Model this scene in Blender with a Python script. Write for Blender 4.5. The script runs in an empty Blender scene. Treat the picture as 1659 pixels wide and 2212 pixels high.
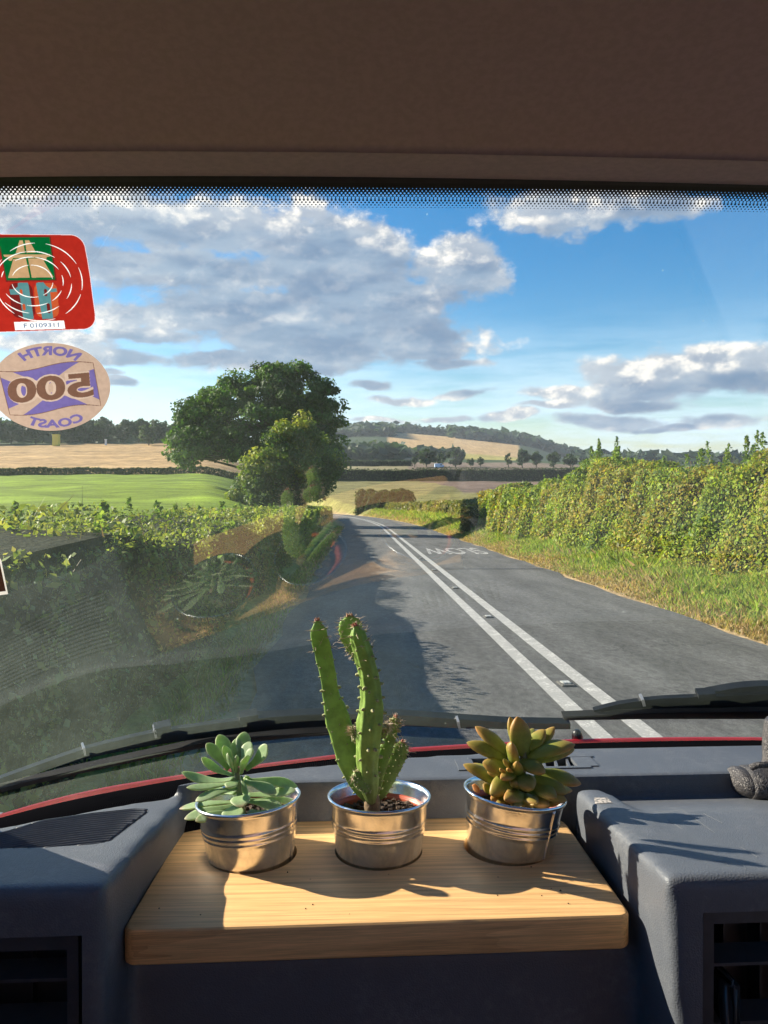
import bpy, bmesh, math, random
import numpy as np
from mathutils import Vector, Matrix
R = math.radians
rng = np.random.default_rng(7)
random.seed(7)
sc = bpy.context.scene
col = sc.collection

# ------------------------------------------------------------------ camera
H = 1.70                      # eye height above the road
F = 1661.0                    # focal length in the units the layout was measured in (1659 x 2212)
YAW, PIT = R(3.3), R(0.55)
cd = bpy.data.cameras.new('camera'); cam = bpy.data.objects.new('camera', cd); col.objects.link(cam)
cd.sensor_fit = 'VERTICAL'; cd.sensor_height = 24.0; cd.lens = 24.0*F/2212.0
cd.clip_start = 0.02; cd.clip_end = 8000
cam.location = (0, 0, H); cam.rotation_euler = (R(90)-PIT, 0, -YAW)
sc.camera = cam
CR = np.array([math.cos(YAW), -math.sin(YAW), 0.0])
FH = np.array([math.sin(YAW), math.cos(YAW), 0.0])
CF = FH*math.cos(PIT)+np.array([0, 0, -math.sin(PIT)])
CU = FH*math.sin(PIT)+np.array([0, 0, math.cos(PIT)])
C0 = np.array([0, 0, H])
def U(px, py, d):             # a measured direction at a chosen distance
    return C0 + CR*((px-829.5)/F*d) + CU*((1106-py)/F*d) + CF*d
def UZ(px, py, z):            # ... where it meets a level z (relative to the eye)
    v = CR*((px-829.5)/F)+CU*((1106-py)/F)+CF
    return C0+v*(z/v[2])

# ------------------------------------------------------------------ light
SUN_EL, SUN_AZ = R(26.3), R(66)          # azimuth to the left of straight ahead
S = np.array([-math.sin(SUN_AZ)*math.cos(SUN_EL), math.cos(SUN_AZ)*math.cos(SUN_EL), math.sin(SUN_EL)])
sd = bpy.data.lights.new('sun', 'SUN'); sun = bpy.data.objects.new('sun', sd); col.objects.link(sun)
sd.energy = 5.0; sd.angle = R(0.5); sd.color = (1.0, 0.90, 0.74)
sun.location = (-20, 8, 20)
sun.rotation_euler = Vector(-S).to_track_quat('-Z', 'Y').to_euler()
sc.view_settings.view_transform = 'Standard'
try: sc.view_settings.look = 'None'
except Exception: pass
sc.view_settings.exposure = 1.56
sc.view_settings.gamma = 1.0
sc.render.engine = 'CYCLES'
sc.cycles.use_denoising = True; sc.cycles.use_adaptive_sampling = True; sc.cycles.adaptive_threshold = 0.018
sc.cycles.max_bounces = 10; sc.cycles.transparent_max_bounces = 24
sc.cycles.diffuse_bounces = 5; sc.cycles.glossy_bounces = 4
sc.cycles.caustics_reflective = True
sc.cycles.sample_clamp_indirect = 6.0
sc.cycles.blur_glossy = 0.5

class NT:                               # small helper for node trees
    def __init__(s, tree): s.t = tree; s.n = tree.nodes; s.l = tree.links
    def add(s, typ, **kw):
        n = s.n.new(typ)
        for k, v in kw.items(): setattr(n, k, v)
        return n
    def put(s, sock, v):
        if hasattr(v, 'is_linked') or isinstance(v, bpy.types.NodeSocket): s.l.new(v, sock)
        elif v is not None: sock.default_value = v
    def m(s, op, a, b=None, c=None, clamp=False):
        n = s.add('ShaderNodeMath', operation=op); n.use_clamp = clamp
        s.put(n.inputs[0], a)
        if b is not None: s.put(n.inputs[1], b)
        if c is not None: s.put(n.inputs[2], c)
        return n.outputs[0]
    def vm(s, op, a, b=None):
        n = s.add('ShaderNodeVectorMath', operation=op); s.put(n.inputs[0], a)
        if b is not None: s.put(n.inputs[1], b)
        return n.outputs[0]
    def ss(s, x, a, b, lo=0.0, hi=1.0):
        n = s.add('ShaderNodeMapRange'); n.interpolation_type = 'SMOOTHSTEP'
        s.put(n.inputs[0], x); s.put(n.inputs[1], a); s.put(n.inputs[2], b); s.put(n.inputs[3], lo); s.put(n.inputs[4], hi)
        return n.outputs[0]
    def mix(s, f, a, b, mode='MIX'):
        n = s.add('ShaderNodeMix', data_type='RGBA', blend_type=mode)
        s.put(n.inputs[0], f); s.put(n.inputs[6], a if not isinstance(a, tuple) else (*a, 1)[:4]); s.put(n.inputs[7], b if not isinstance(b, tuple) else (*b, 1)[:4])
        return n.outputs[2]
    def noise(s, vec, scale, detail=4, rough=0.55, dist=0.0, dim='3D', out=0):
        n = s.add('ShaderNodeTexNoise', noise_dimensions=dim); s.put(n.inputs['Vector'], vec)
        n.inputs['Scale'].default_value = scale; n.inputs['Detail'].default_value = detail
        n.inputs['Roughness'].default_value = rough; n.inputs['Distortion'].default_value = dist
        return n.outputs[out]
    def xyz(s, x, y, z=0.0):
        n = s.add('ShaderNodeCombineXYZ'); s.put(n.inputs[0], x); s.put(n.inputs[1], y); s.put(n.inputs[2], z); return n.outputs[0]

# ------------------------------------------------------------------ sky with clouds
W = bpy.data.worlds.new('World'); sc.world = W; W.use_nodes = True
def build_sky():
    t = NT(W.node_tree); t.n.clear()
    tc = t.add('ShaderNodeTexCoord'); d = t.vm('NORMALIZE', tc.outputs['Generated'])
    TILT = R(3.3)                       # the road falls away, so the level sky stands 3.3 degrees higher ahead
    mp = t.add('ShaderNodeMapping'); mp.inputs['Rotation'].default_value = (-TILT, 0, 0); t.l.new(d, mp.inputs['Vector'])
    dl = mp.outputs[0]
    sky = t.add('ShaderNodeTexSky', sky_type='NISHITA'); sky.sun_disc = False
    sky.sun_elevation = SUN_EL; sky.sun_rotation = -SUN_AZ
    sky.air_density = 1.0; sky.dust_density = 0.3; sky.ozone_density = 3.0
    t.l.new(dl, sky.inputs[0])
    sep = t.add('ShaderNodeSeparateXYZ'); t.l.new(dl, sep.inputs[0])
    az = t.m('ARCTAN2', sep.outputs[0], sep.outputs[1]); el = t.m('ARCSINE', sep.outputs[2])
    P = t.xyz(az, el, 0.0)
    def AE(px, py):
        v = U(px, py, 1.0)-C0; v = v/np.linalg.norm(v)
        c, s = math.cos(-TILT), math.sin(-TILT)
        y, z = v[1]*c - v[2]*s, v[1]*s + v[2]*c
        return math.atan2(v[0], y), math.asin(z)
    blobs = [(330,480,520,90,.98),(720,540,220,85,1.15),(60,480,200,70,1.0),(430,590,380,70,.95),(760,640,260,85,1.25),(560,665,330,55,1.1),
             (700,715,330,75,1.35),(880,740,210,48,1.2),(430,690,270,50,1.0),(985,572,135,78,1.35),(1270,440,250,66,1.25),(1460,462,90,36,1.0),
             (1440,812,270,58,1.25),(1600,795,230,62,1.3),(1250,850,140,26,1.1),(1330,868,190,20,1.0),(1105,897,85,14,1.05),(1300,903,150,20,1.05),
             (860,858,80,14,1.0),(330,722,130,22,1.0),(470,778,140,20,1.0),(260,826,80,14,1.0),(100,740,160,30,1.0),(980,790,90,14,.95),(1580,900,140,20,.95),(800,830,50,12,1.0),(620,790,220,26,1.0),(930,760,160,30,1.1),(700,765,240,34,1.1),(250,770,150,20,.95),(1000,850,70,10,.95),(1180,880,80,9,.9),(950,900,90,9,.9),(1450,915,120,10,.9),(180,800,90,12,.9),(80,870,120,10,.85),(820,905,90,8,.85),
             (1900,560,260,60,1),(2150,800,300,60,1),(-300,560,260,90,1),(-420,760,260,60,1)]
    def dens(P, tag):
        w1 = t.vm('SUBTRACT', t.noise(P, 7.0, 3, .55, out=1), (.5, .5, .5))
        w = t.add('ShaderNodeVectorMath', operation='MULTIPLY_ADD'); t.put(w.inputs[0], w1); w.inputs[1].default_value = (.10, .05, 0); t.put(w.inputs[2], P)
        Pw = w.outputs[0]
        acc = None
        for (px, py, rx, ry, wt) in blobs:
            a0, e0 = AE(px, py); a1, _ = AE(px+rx, py) ; _, e1 = AE(px, py-ry)
            sx, sy = 1/max(abs(a1-a0), 1e-3), 1/max(abs(e1-e0), 1e-3)
            q = t.add('ShaderNodeVectorMath', operation='MULTIPLY_ADD'); t.put(q.inputs[0], Pw)
            q.inputs[1].default_value = (sx, sy, 0); q.inputs[2].default_value = (-a0*sx, -e0*sy, 0)
            L = t.add('ShaderNodeVectorMath', operation='LENGTH'); t.put(L.inputs[0], q.outputs[0])
            v = t.m('MULTIPLY_ADD', L.outputs['Value'], -wt, wt)      # wt*(1-r)
            acc = v if acc is None else t.m('SMOOTH_MAX', acc, v, .12)
        # generic broken cloud everywhere else in the sky
        far = t.m('MULTIPLY_ADD', t.noise(t.vm('MULTIPLY', P, (1, 2.2, 1)), 3.0, 3, .5), 3.0, -1.95)
        away = t.ss(t.m('ABSOLUTE', az), .62, .9)
        hi = t.ss(el, .42, .6)
        gate = t.m('MAXIMUM', away, hi)
        acc = t.m('MAXIMUM', acc, t.m('MULTIPLY_ADD', t.m('SUBTRACT', 1.0, gate), -3.0, far))
        return acc
    def fluff(P, fine=True):
        n1 = t.noise(t.vm('MULTIPLY', P, (1, 1.45, 1)), 15.0, 8 if fine else 3, .6); b = t.m('MULTIPLY_ADD', n1, 1.95, -.975)
        if fine: b = t.m('ADD', b, t.m('MULTIPLY_ADD', t.noise(t.vm('MULTIPLY', P, (1, 1.5, 1)), 52.0, 5, .6), .34, -.17))
        return b
    F0 = fluff(P); F1 = fluff(t.vm('ADD', P, (-.009, .011, 0)))
    Pd = t.vm('ADD', P, (-.027, .034, 0))
    D0 = t.m('ADD', dens(P, 'a'), F0); D1 = t.m('SUBTRACT', D0, t.m('SUBTRACT', F0, F1))
    D2 = t.m('ADD', dens(Pd, 'c'), fluff(Pd, False))
    alpha = t.ss(D0, -.05, .42)
    grad = t.m('SUBTRACT', D0, D1)
    lit = t.ss(grad, -.10, .36)
    thick = t.ss(D0, .1, .85)
    edge = t.m('SUBTRACT', 1.0, thick)
    self_sh = t.ss(D2, -.25, .55, 1.0, 0.0)
    br = t.m('ADD', t.m('MULTIPLY', t.m('MULTIPLY', self_sh, lit), .75), t.m('ADD', t.m('MULTIPLY', lit, .17), t.m('ADD', t.m('MULTIPLY', edge, .10), t.m('MULTIPLY', self_sh, .22))), clamp=True)
    soft = t.noise(t.vm('MULTIPLY', P, (1, 3.5, 1)), 11.0, 4, .5)
    ccol = t.mix(br, t.mix(t.ss(soft, .35, .65), (.140, .225, .370), (.27, .36, .49)), (1.0, .93, .86))
    # blue of the clear sky from the Sky Texture, cirrus veil towards the horizon
    skyc = t.vm('MULTIPLY', sky.outputs[0], (.080, .080, .080))
    hs = t.add('ShaderNodeHueSaturation'); hs.inputs['Saturation'].default_value = 1.48; hs.inputs['Value'].default_value = 1.0; t.put(hs.inputs['Color'], skyc)
    veil = t.noise(t.vm('MULTIPLY', P, (1, 7, 1)), 5.0, 6, .6)
    low = t.ss(el, .02, .21, 1.0, 0.0)
    va = t.m('MULTIPLY', t.m('MULTIPLY', low, t.ss(veil, .30, .62)), .8)
    base = t.mix(va, hs.outputs[0], (.46, .57, .68))
    al = t.m('MULTIPLY', alpha, .96)
    colr = t.mix(al, base, t.vm('MULTIPLY', ccol, (.62, .62, .62)))
    bg = t.add('ShaderNodeBackground'); t.put(bg.inputs[0], colr); bg.inputs[1].default_value = 0.74
    o = t.add('ShaderNodeOutputWorld'); t.l.new(bg.outputs[0], o.inputs[0])
    W.cycles.sampling_method = 'MANUAL'; W.cycles.sample_map_resolution = 512
build_sky()

# ------------------------------------------------------------------ object helpers
def tag(o, label=None, cat=None, group=None, kind=None):
    if label: o['label'] = label
    if cat: o['category'] = cat
    if group: o['group'] = group
    if kind: o['kind'] = kind
    return o
def link(name, me, m=None, parent=None):
    o = bpy.data.objects.new(name, me); col.objects.link(o)
    if m is not None and me is not None:
        for x in (m if isinstance(m, (list, tuple)) else [m]): me.materials.append(x)
    if parent is not None:
        o.parent = parent
        o.matrix_parent_inverse = parent.matrix_world.inverted()
    return o
def empty(name, loc, label=None, cat=None, group=None):
    o = bpy.data.objects.new(name, None); col.objects.link(o); o.location = loc
    o.empty_display_size = .05
    o.matrix_world = Matrix.Translation(loc)
    return tag(o, label, cat, group)
def mesh_np(name, v, f, k=None, smooth=False, colr=None, uv=None):
    """v (N,3); f (M,k) ints"""
    v = np.asarray(v, np.float32); f = np.asarray(f, np.int32); k = f.shape[1]
    me = bpy.data.meshes.new(name)
    me.vertices.add(len(v)); me.vertices.foreach_set('co', v.ravel())
    me.loops.add(f.size); me.loops.foreach_set('vertex_index', f.ravel())
    me.polygons.add(len(f)); me.polygons.foreach_set('loop_start', np.arange(0, f.size, k, dtype=np.int32))
    if smooth: me.polygons.foreach_set('use_smooth', np.ones(len(f), bool))
    me.update(calc_edges=True)
    if colr is not None:
        a = me.color_attributes.new('Col', 'FLOAT_COLOR', 'POINT')
        c = np.ones((len(v), 4), np.float32); c[:, :3] = colr; a.data.foreach_set('color', c.ravel())
    if uv is not None:
        l = me.uv_layers.new(name='UVMap'); l.data.foreach_set('uv', np.asarray(uv, np.float32)[f.ravel()].ravel())
    return me
def mesh_py(name, v, f, smooth=False):
    me = bpy.data.meshes.new(name); me.from_pydata([tuple(map(float, p)) for p in v], [], [tuple(map(int, q)) for q in f])
    if smooth: me.polygons.foreach_set('use_smooth', np.ones(len(me.polygons), bool))
    me.update(); return me
def grid_faces(nu, nv, wrap_u=False, wrap_v=False):
    i = np.arange(nu if wrap_u else nu-1)[:, None]; j = np.arange(nv if wrap_v else nv-1)[None, :]
    i2 = (i+1) % nu; j2 = (j+1) % nv
    return np.stack([i*nv+j+0*i2, i2*nv+j, i2*nv+j2, i*nv+j2], -1).reshape(-1, 4)
def fix_normals(me):
    bm = bmesh.new(); bm.from_mesh(me); bmesh.ops.recalc_face_normals(bm, faces=bm.faces); bm.to_mesh(me); bm.free(); return me
def bm_mesh(name, bm, smooth=False):
    bmesh.ops.recalc_face_normals(bm, faces=bm.faces)
    me = bpy.data.meshes.new(name); bm.to_mesh(me); bm.free()
    if smooth: me.polygons.foreach_set('use_smooth', np.ones(len(me.polygons), bool))
    return me
def hexa(bm, p):              # p: 8 points, bottom 4 then top 4
    vs = [bm.verts.new(tuple(map(float, q))) for q in p]
    for q in ((3,2,1,0),(4,5,6,7),(0,1,5,4),(1,2,6,5),(2,3,7,6),(3,0,4,7)): bm.faces.new([vs[i] for i in q])
    return vs
def boxm(bm, x0, x1, y0, y1, z0, z1):
    return hexa(bm, [(x0,y0,z0),(x1,y0,z0),(x1,y1,z0),(x0,y1,z0),(x0,y0,z1),(x1,y0,z1),(x1,y1,z1),(x0,y1,z1)])
def box_me(name, x0, x1, y0, y1, z0, z1, bev=0.0, seg=2):
    bm = bmesh.new(); boxm(bm, x0, x1, y0, y1, z0, z1)
    if bev: bmesh.ops.bevel(bm, geom=bm.edges[:], offset=bev, segments=seg, affect='EDGES', profile=.5)
    return bm_mesh(name, bm)
def tube_np(path, rad, n=8, flat=1.0, cap=True, up=(0, 0, 1)):
    path = np.asarray(path, float); m = len(path)
    rad = np.broadcast_to(np.asarray(rad, float), (m,)) if np.ndim(rad) < 2 else np.asarray(rad)
    tan = np.gradient(path, axis=0); tan /= np.linalg.norm(tan, axis=1)[:, None]+1e-9
    upv = np.asarray(up, float); V = []
    for i in range(m):
        s = np.cross(tan[i], upv)
        if np.linalg.norm(s) < 1e-3: s = np.cross(tan[i], (1, 0.1, 0))
        s /= np.linalg.norm(s); w = np.cross(s, tan[i])
        for k in range(n):
            a = 2*math.pi*k/n; V.append(path[i]+rad[i]*(math.cos(a)*s+flat*math.sin(a)*w))
    Fc = [tuple(q) for q in grid_faces(m, n, False, True)]
    if cap: Fc += [tuple(range(n))[::-1], tuple(range((m-1)*n, m*n))]
    return V, Fc
def tube(name, path, rad, m, parent=None, n=8, flat=1.0, up=(0, 0, 1), smooth=True):
    v, f = tube_np(path, rad, n, flat, True, up); return link(name, fix_normals(mesh_py(name, v, f, smooth)), m, parent)
def lathe(name, prof, segs=64):
    prof = np.asarray(prof, float); a = np.linspace(0, 2*math.pi, segs, endpoint=False)
    V = np.stack([prof[:, 0][:, None]*np.cos(a), prof[:, 0][:, None]*np.sin(a), np.repeat(prof[:, 1][:, None], segs, 1)], -1).reshape(-1, 3)
    return mesh_np(name, V, grid_faces(len(prof), segs, False, True), smooth=True)

# ------------------------------------------------------------------ materials
def principled(name, base=(.5,.5,.5), rough=.5, metal=0.0, spec=.5):
    m = bpy.data.materials.new(name); m.use_nodes = True; t = NT(m.node_tree)
    b = t.n['Principled BSDF']; b.inputs['Base Color'].default_value = (*base, 1); b.inputs['Roughness'].default_value = rough
    b.inputs['Metallic'].default_value = metal; b.inputs['Specular IOR Level'].default_value = spec
    return m, t, b
def bump(t, b, h, strength=.3, dist=.01):
    n = t.add('ShaderNodeBump'); n.inputs['Strength'].default_value = strength; n.inputs['Distance'].default_value = dist
    t.put(n.inputs['Height'], h); t.l.new(n.outputs[0], b.inputs['Normal']); return n
def coords(t, kind='Object'): return t.add('ShaderNodeTexCoord').outputs[kind]
def mat(name, base, base2=None, rough=.5, metal=0.0, spec=.5, nscale=20, bscale=0, bstr=.3, bdist=.002, detail=5, lo=.35, hi=.65, rvar=0):
    m, t, b = principled(name, base, rough, metal, spec); c = coords(t)
    if base2 is not None:
        f = t.ss(t.noise(c, nscale, detail), lo, hi); t.put(b.inputs['Base Color'], t.mix(f, base, base2))
        if rvar: t.put(b.inputs['Roughness'], t.m('MULTIPLY_ADD', f, rvar, rough))
    if bscale: bump(t, b, t.noise(c, bscale, 4), bstr, bdist)
    return m
def leaf_mat(name, trans=.45, rough=.55, spec=.25, tint=(1.15, 1.2, .55)):
    m, t, b = principled(name, (.1,.2,.05), rough, 0, spec)
    a = t.add('ShaderNodeAttribute'); a.attribute_name = 'Col'
    t.put(b.inputs['Base Color'], a.outputs['Color'])
    tr = t.add('ShaderNodeBsdfTranslucent'); t.put(tr.inputs['Color'], t.vm('MULTIPLY', a.outputs['Color'], tint))
    mx = t.add('ShaderNodeMixShader'); mx.inputs[0].default_value = trans
    t.l.new(b.outputs[0], mx.inputs[1]); t.l.new(tr.outputs[0], mx.inputs[2]); t.l.new(mx.outputs[0], t.n['Material Output'].inputs[0])
    return m
# ------------------------------------------------------------------ the lie of the land (z relative to the eye, + H later)
def road_x(y):
    y = np.asarray(y, float); return 1.96+.0244*y - np.where(y > 52, (y-52)**2/880.0, 0)
RW = 2.98                               # half width of the carriageway
PL = np.array([(0,-1.62),(4,-1.5),(30,-.18),(157,6.2),(330,26.5),(500,34),(900,50),(1600,90),(4000,120)])
PC = np.array([(0,-1.7),(20,-1.5),(40,-1.3),(110,-1.1),(150,.45),(200,4.6),(260,7.8),(300,12.0),(500,27),(700,42),(900,57),(1150,92),(1400,123),(1600,144),(1800,140),(4000,140)])
PR = np.array([(0,-1.6),(10,-1.45),(40,-.95),(110,.6),(260,9),(500,25),(900,55),(1600,101),(4000,160)])
def sstep(a, b, x): t = np.clip((x-a)/(b-a), 0, 1); return t*t*(3-2*t)
def px_of(x, y):
    dx = x*CR[0]+y*CR[1]; dd = x*FH[0]+y*FH[1]
    return np.where(dd > .05, 829.5+F*dx/np.maximum(dd, .05), np.where(dx > 0, 9999, -9999))
def tz(x, y):
    x = np.asarray(x, float); y = np.asarray(y, float); r = np.hypot(x, y); p = px_of(x, y)
    az = np.arctan2(x*CR[0]+y*CR[1], x*FH[0]+y*FH[1]); rr = r*np.maximum(np.cos(az), .75)
    zl, zc, zr = (np.interp(rr, P[:, 0], P[:, 1]) for P in (PL, PC, PR))
    wl = 1-sstep(430, 690, p); wr = sstep(1120, 1330, p)
    z = zl*wl + (1-wl)*(zc*(1-wr)+zr*wr)
    # hill shoulders
    z = z + np.where(r > 600, (r-600)/1000*(-26*sstep(900, 1250, p)+10*np.exp(-((p-800)/90)**2)), 0)
    lump = .10*np.sin(x*.21+1.3)*np.sin(y*.17)+.05*np.sin(x*.55+y*.4)
    z = z + lump*np.clip(r/40, 0, 1)*np.clip(r/25, .2, 1.6)
    q = x-road_x(np.clip(y, -60, 210)); on = y < 210
    cor = np.where(q > 0, sstep(RW+.05, RW+2.3, q), sstep(RW+.02, RW+2.6, -q))
    return np.where(on, -1.735*(1-cor)+z*cor, z) + H
def build_ground():
    azs = np.concatenate([np.arange(-180, -50, 4.0), np.arange(-50, 50, .22), np.arange(50, 180.1, 4.0)])
    rs = np.concatenate([[0.4, 1.0], np.geomspace(2, 2150, 225)])
    A, Rr = np.meshgrid(np.radians(azs)+YAW, rs, indexing='ij')
    X, Y = Rr*np.sin(A), Rr*np.cos(A); Z = tz(X, Y)
    p = px_of(X, Y); q = X-road_x(np.clip(Y, -60, 210))
    n = np.sin(X*.7+.3*Y)+np.sin(Y*.9-.4*X)+np.sin(X*.13+1)+np.sin(Y*.11+2); n = n/4
    def C(c): return np.broadcast_to(np.array(c, float), X.shape+(3,)).copy()
    def put(c, mask, colr): c[mask] = colr
    c = C((.13, .17, .045))
    # left
    left = p < 600
    put(c, left & (Rr < 158), (.175, .245, .022))
    put(c, left & (Rr >= 158) & (Rr < 345), (.42, .27, .125))
    put(c, left & (Rr >= 345), (.05, .075, .03))
    ce = (p >= 600)
    put(c, ce & (Rr < 150), (.16, .165, .05)); put(c, ce & (Rr >= 128) & (Rr < 200), (.20, .18, .06))
    put(c, ce & (Rr >= 185) & (Rr < 262), (.19, .17, .065)); put(c, ce & (Rr >= 178) & (Rr < 262) & (p > 905+(262-Rr)*1.2), (.17, .115, .085))
    put(c, ce & (Rr >= 262) & (Rr < 330), (.11, .15, .05)); put(c, ce & (Rr >= 292) & (Rr < 420) & (p < 900), (.25, .215, .115))
    put(c, ce & (Rr >= 330) & (Rr < 520) & (p >= 880), (.20, .15, .11)); put(c, ce & (Rr >= 420) & (Rr < 520) & (p < 880), (.15, .16, .07))
    put(c, ce & (Rr >= 520) & (Rr < 840), (.055, .08, .035))
    put(c, ce & (Rr >= 840), (.05, .075, .035))
    put(c, ce & (Rr >= 800) & (Rr < 1480) & (p > 838) & (p < 1120), (.50, .33, .155))
    put(c, ce & (Rr >= 700) & (Rr < 980) & (p > 985) & (p < 1120), (.40, .34, .10))
    put(c, ce & (Rr >= 600) & (Rr < 720) & (p > 850) & (p < 930), (.42, .28, .14))
    put(c, ce & (Rr >= 1480) & (Rr < 1590) & (p > 868) & (p < 985), (.48, .36, .18))
    # verges
    tan = np.array((.38, .275, .15)); grs = np.array((.21, .27, .045))
    near = (np.abs(q) > RW-.4) & (np.abs(q) < RW+2.6) & (Rr < 180) & (Y > -20)
    w = sstep(RW+.15, RW+.8, np.abs(q)+.12*n)[..., None]
    fw_ = sstep(55, 85, Rr)[..., None]; g2 = grs*(1-fw_)+np.array((.20, .19, .06))*fw_
    c = np.where(near[..., None], tan*(1-w)+g2*w, c)
    c = c*(1+.12*n[..., None])
    me = mesh_np('ground', np.stack([X, Y, Z], -1).reshape(-1, 3), grid_faces(len(azs), len(rs))[:, ::-1], smooth=True, colr=c.reshape(-1, 3))
    m, t, b = principled('ground_soil_and_grass', rough=.95, spec=.1)
    a = t.add('ShaderNodeAttribute'); a.attribute_name = 'Col'
    g = coords(t); n1 = t.noise(g, .35, 8, .7); n2 = t.noise(t.vm('MULTIPLY', g, (1, 1, .3)), 7.0, 6, .7)
    k = t.m('MULTIPLY', t.ss(n1, .25, .75, .60, 1.34), t.ss(n2, .25, .75, .55, 1.42))
    n3 = t.noise(t.vm('MULTIPLY', g, (.35, 1, 1)), .16, 6, .65); k = t.m('MULTIPLY', k, t.ss(n3, .3, .7, .72, 1.25))
    rows = t.noise(t.vm('MULTIPLY', g, (.02, .5, .1)), 1.5, 3, .6)
    k = t.m('MULTIPLY', k, t.ss(rows, .3, .7, .88, 1.12))
    t.put(b.inputs['Base Color'], t.vm('MULTIPLY', a.outputs['Color'], t.xyz(k, k, k)))
    bump(t, b, n2, .6, .05)
    o = link('ground', me, m); tag(o, kind='structure'); return o
build_ground()

def ribbon(y0, y1, off0, off1, z, step=1.0):
    ys = np.arange(y0, y1+step, step); xc = road_x(ys); tx = np.gradient(xc, ys); L = np.hypot(tx, 1)
    nx, ny = 1/L, -tx/L
    def side(o): return np.stack([xc+nx*o, ys+ny*o, np.full_like(ys, z)], -1)
    return np.stack([side(off0), side(off1)], 1).reshape(-1, 3), grid_faces(len(ys), 2)[:, ::-1]
def build_road():
    m, t, b = principled('asphalt', (.075, .075, .075), .82, 0, .35); g = coords(t)
    agg = t.noise(g, 95, 3, .75); pat = t.noise(t.vm('MULTIPLY', g, (1, .22, 1)), 1.6, 6, .65); wob = t.noise(t.vm('MULTIPLY', g, (1, .5, 1)), 14, 4, .7)
    c = t.mix(t.ss(agg, .3, .72), (.052, .053, .055), (.16, .157, .148))
    k = t.m('MULTIPLY', t.ss(pat, .3, .7, .70, 1.24), t.ss(wob, .3, .7, .74, 1.28))
    vo = t.add('ShaderNodeTexVoronoi', feature='DISTANCE_TO_EDGE'); vo.inputs['Scale'].default_value = .55; t.put(vo.inputs['Vector'], t.vm('ADD', g, t.vm('MULTIPLY', t.noise(g, 2.0, 5, .7, out=1), (1.2, 1.2, 0))))
    crack = t.m('MULTIPLY', t.ss(vo.outputs['Distance'], .0, .012, 1.0, 0.0), t.ss(t.noise(g, .35, 2, .5), .48, .62))
    k = t.m('MULTIPLY', k, t.m('MULTIPLY_ADD', crack, -.55, 1.0))
    sx_ = t.add('ShaderNodeSeparateXYZ'); t.put(sx_.inputs[0], g); lat = t.m('SUBTRACT', sx_.outputs[0], t.m('MULTIPLY_ADD', sx_.outputs[1], .0244, 1.96))
    tr_ = t.m('COSINE', t.m('MULTIPLY', t.m('SUBTRACT', t.m('ABSOLUTE', lat), .75), 3.9)); k = t.m('MULTIPLY', k, t.m('MULTIPLY_ADD', tr_, .07, 1.0))
    t.put(b.inputs['Base Color'], t.vm('MULTIPLY', c, t.xyz(k, k, k)))
    bump(t, b, t.m('ADD', agg, t.m('MULTIPLY', wob, .6)), .55, .012)
    # camber: several strips across with the crown in the middle
    ys = np.arange(-30, 232, 1.0); offs = np.linspace(-RW, RW, 13)
    xc = road_x(ys); tx = np.gradient(xc, ys); L = np.hypot(tx, 1)
    edge = .07*np.sin(ys*1.7)+.05*np.sin(ys*.63+1)+.03*np.sin(ys*4.1)
    V = []
    for i, y in enumerate(ys):
        for k_, o in enumerate(offs):
            oo = o+(edge[i] if k_ == 12 else (-edge[i] if k_ == 0 else 0))
            V.append((xc[i]+oo/L[i], y-tx[i]/L[i]*oo, -.008*(o/RW)**2))
    o = link('road', mesh_np('road', V, grid_faces(len(ys), 13)[:, ::-1], smooth=True), m); tag(o, kind='structure')
    # worn paint
    pm, t, b = principled('road_paint', (.72, .70, .66), .7, 0, .3); g = coords(t)
    wn = t.noise(g, 38, 6, .75); w2 = t.noise(g, 6, 5, .7); f = t.ss(t.m('ADD', wn, t.m('MULTIPLY', w2, .7)), .58, .86)
    t.put(b.inputs['Base Color'], t.mix(f, (.78, .755, .70), (.34, .335, .315))); bump(t, b, wn, .3, .005)
    for off in (-.185, .185):
        v, f = ribbon(1.5, 200, off-.078, off+.078, .0045, .5)
        link('centre_line', mesh_np('centre_line', v, f), pm, o)
    # the word for the oncoming lane, so it stands upside down for us
    cu = bpy.data.curves.new('word', 'FONT'); cu.body = 'SLOW'; cu.size = 1.0; cu.align_x = 'CENTER'; cu.offset = .022
    to = bpy.data.objects.new('word', cu); col.objects.link(to); dg = bpy.context.evaluated_depsgraph_get()
    me = bpy.data.meshes.new_from_object(to.evaluated_get(dg)); bpy.data.objects.remove(to)
    v = np.array([x.co[:] for x in me.vertices]); w = v[:, 0].max()-v[:, 0].min()
    sx, sy = 2.15/w, 3.6/.72; xm = (v[:, 0].max()+v[:, 0].min())/2
    for x in me.vertices:
        lx, ly = -(x.co.x-xm)*sx, 27.9+1.8-x.co.y*sy
        x.co = (road_x(ly)+1.52+lx, ly, .0048)
    pm2, t, b = principled('worn_road_word', (.5, .5, .48), .75, 0, .25); g = coords(t); f = t.ss(t.m('ADD', t.noise(g, 30, 6, .75), t.m('MULTIPLY', t.noise(g, 3, 4, .7), .9)), .72, 1.02)
    t.put(b.inputs['Base Color'], t.mix(f, (.68, .66, .62), (.19, .19, .186)))
    link('road_word', me, pm2, o)
    # faint transverse repair joint
    jm = mat('tar_joint', (.02, .02, .022), rough=.6)
    v, f = ribbon(20.1, 20.17, .3, RW-.02, .0042, .035)
    link('tar_joint', mesh_np('tar_joint', v, f), jm, o)
    return o
road = build_road()

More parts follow.
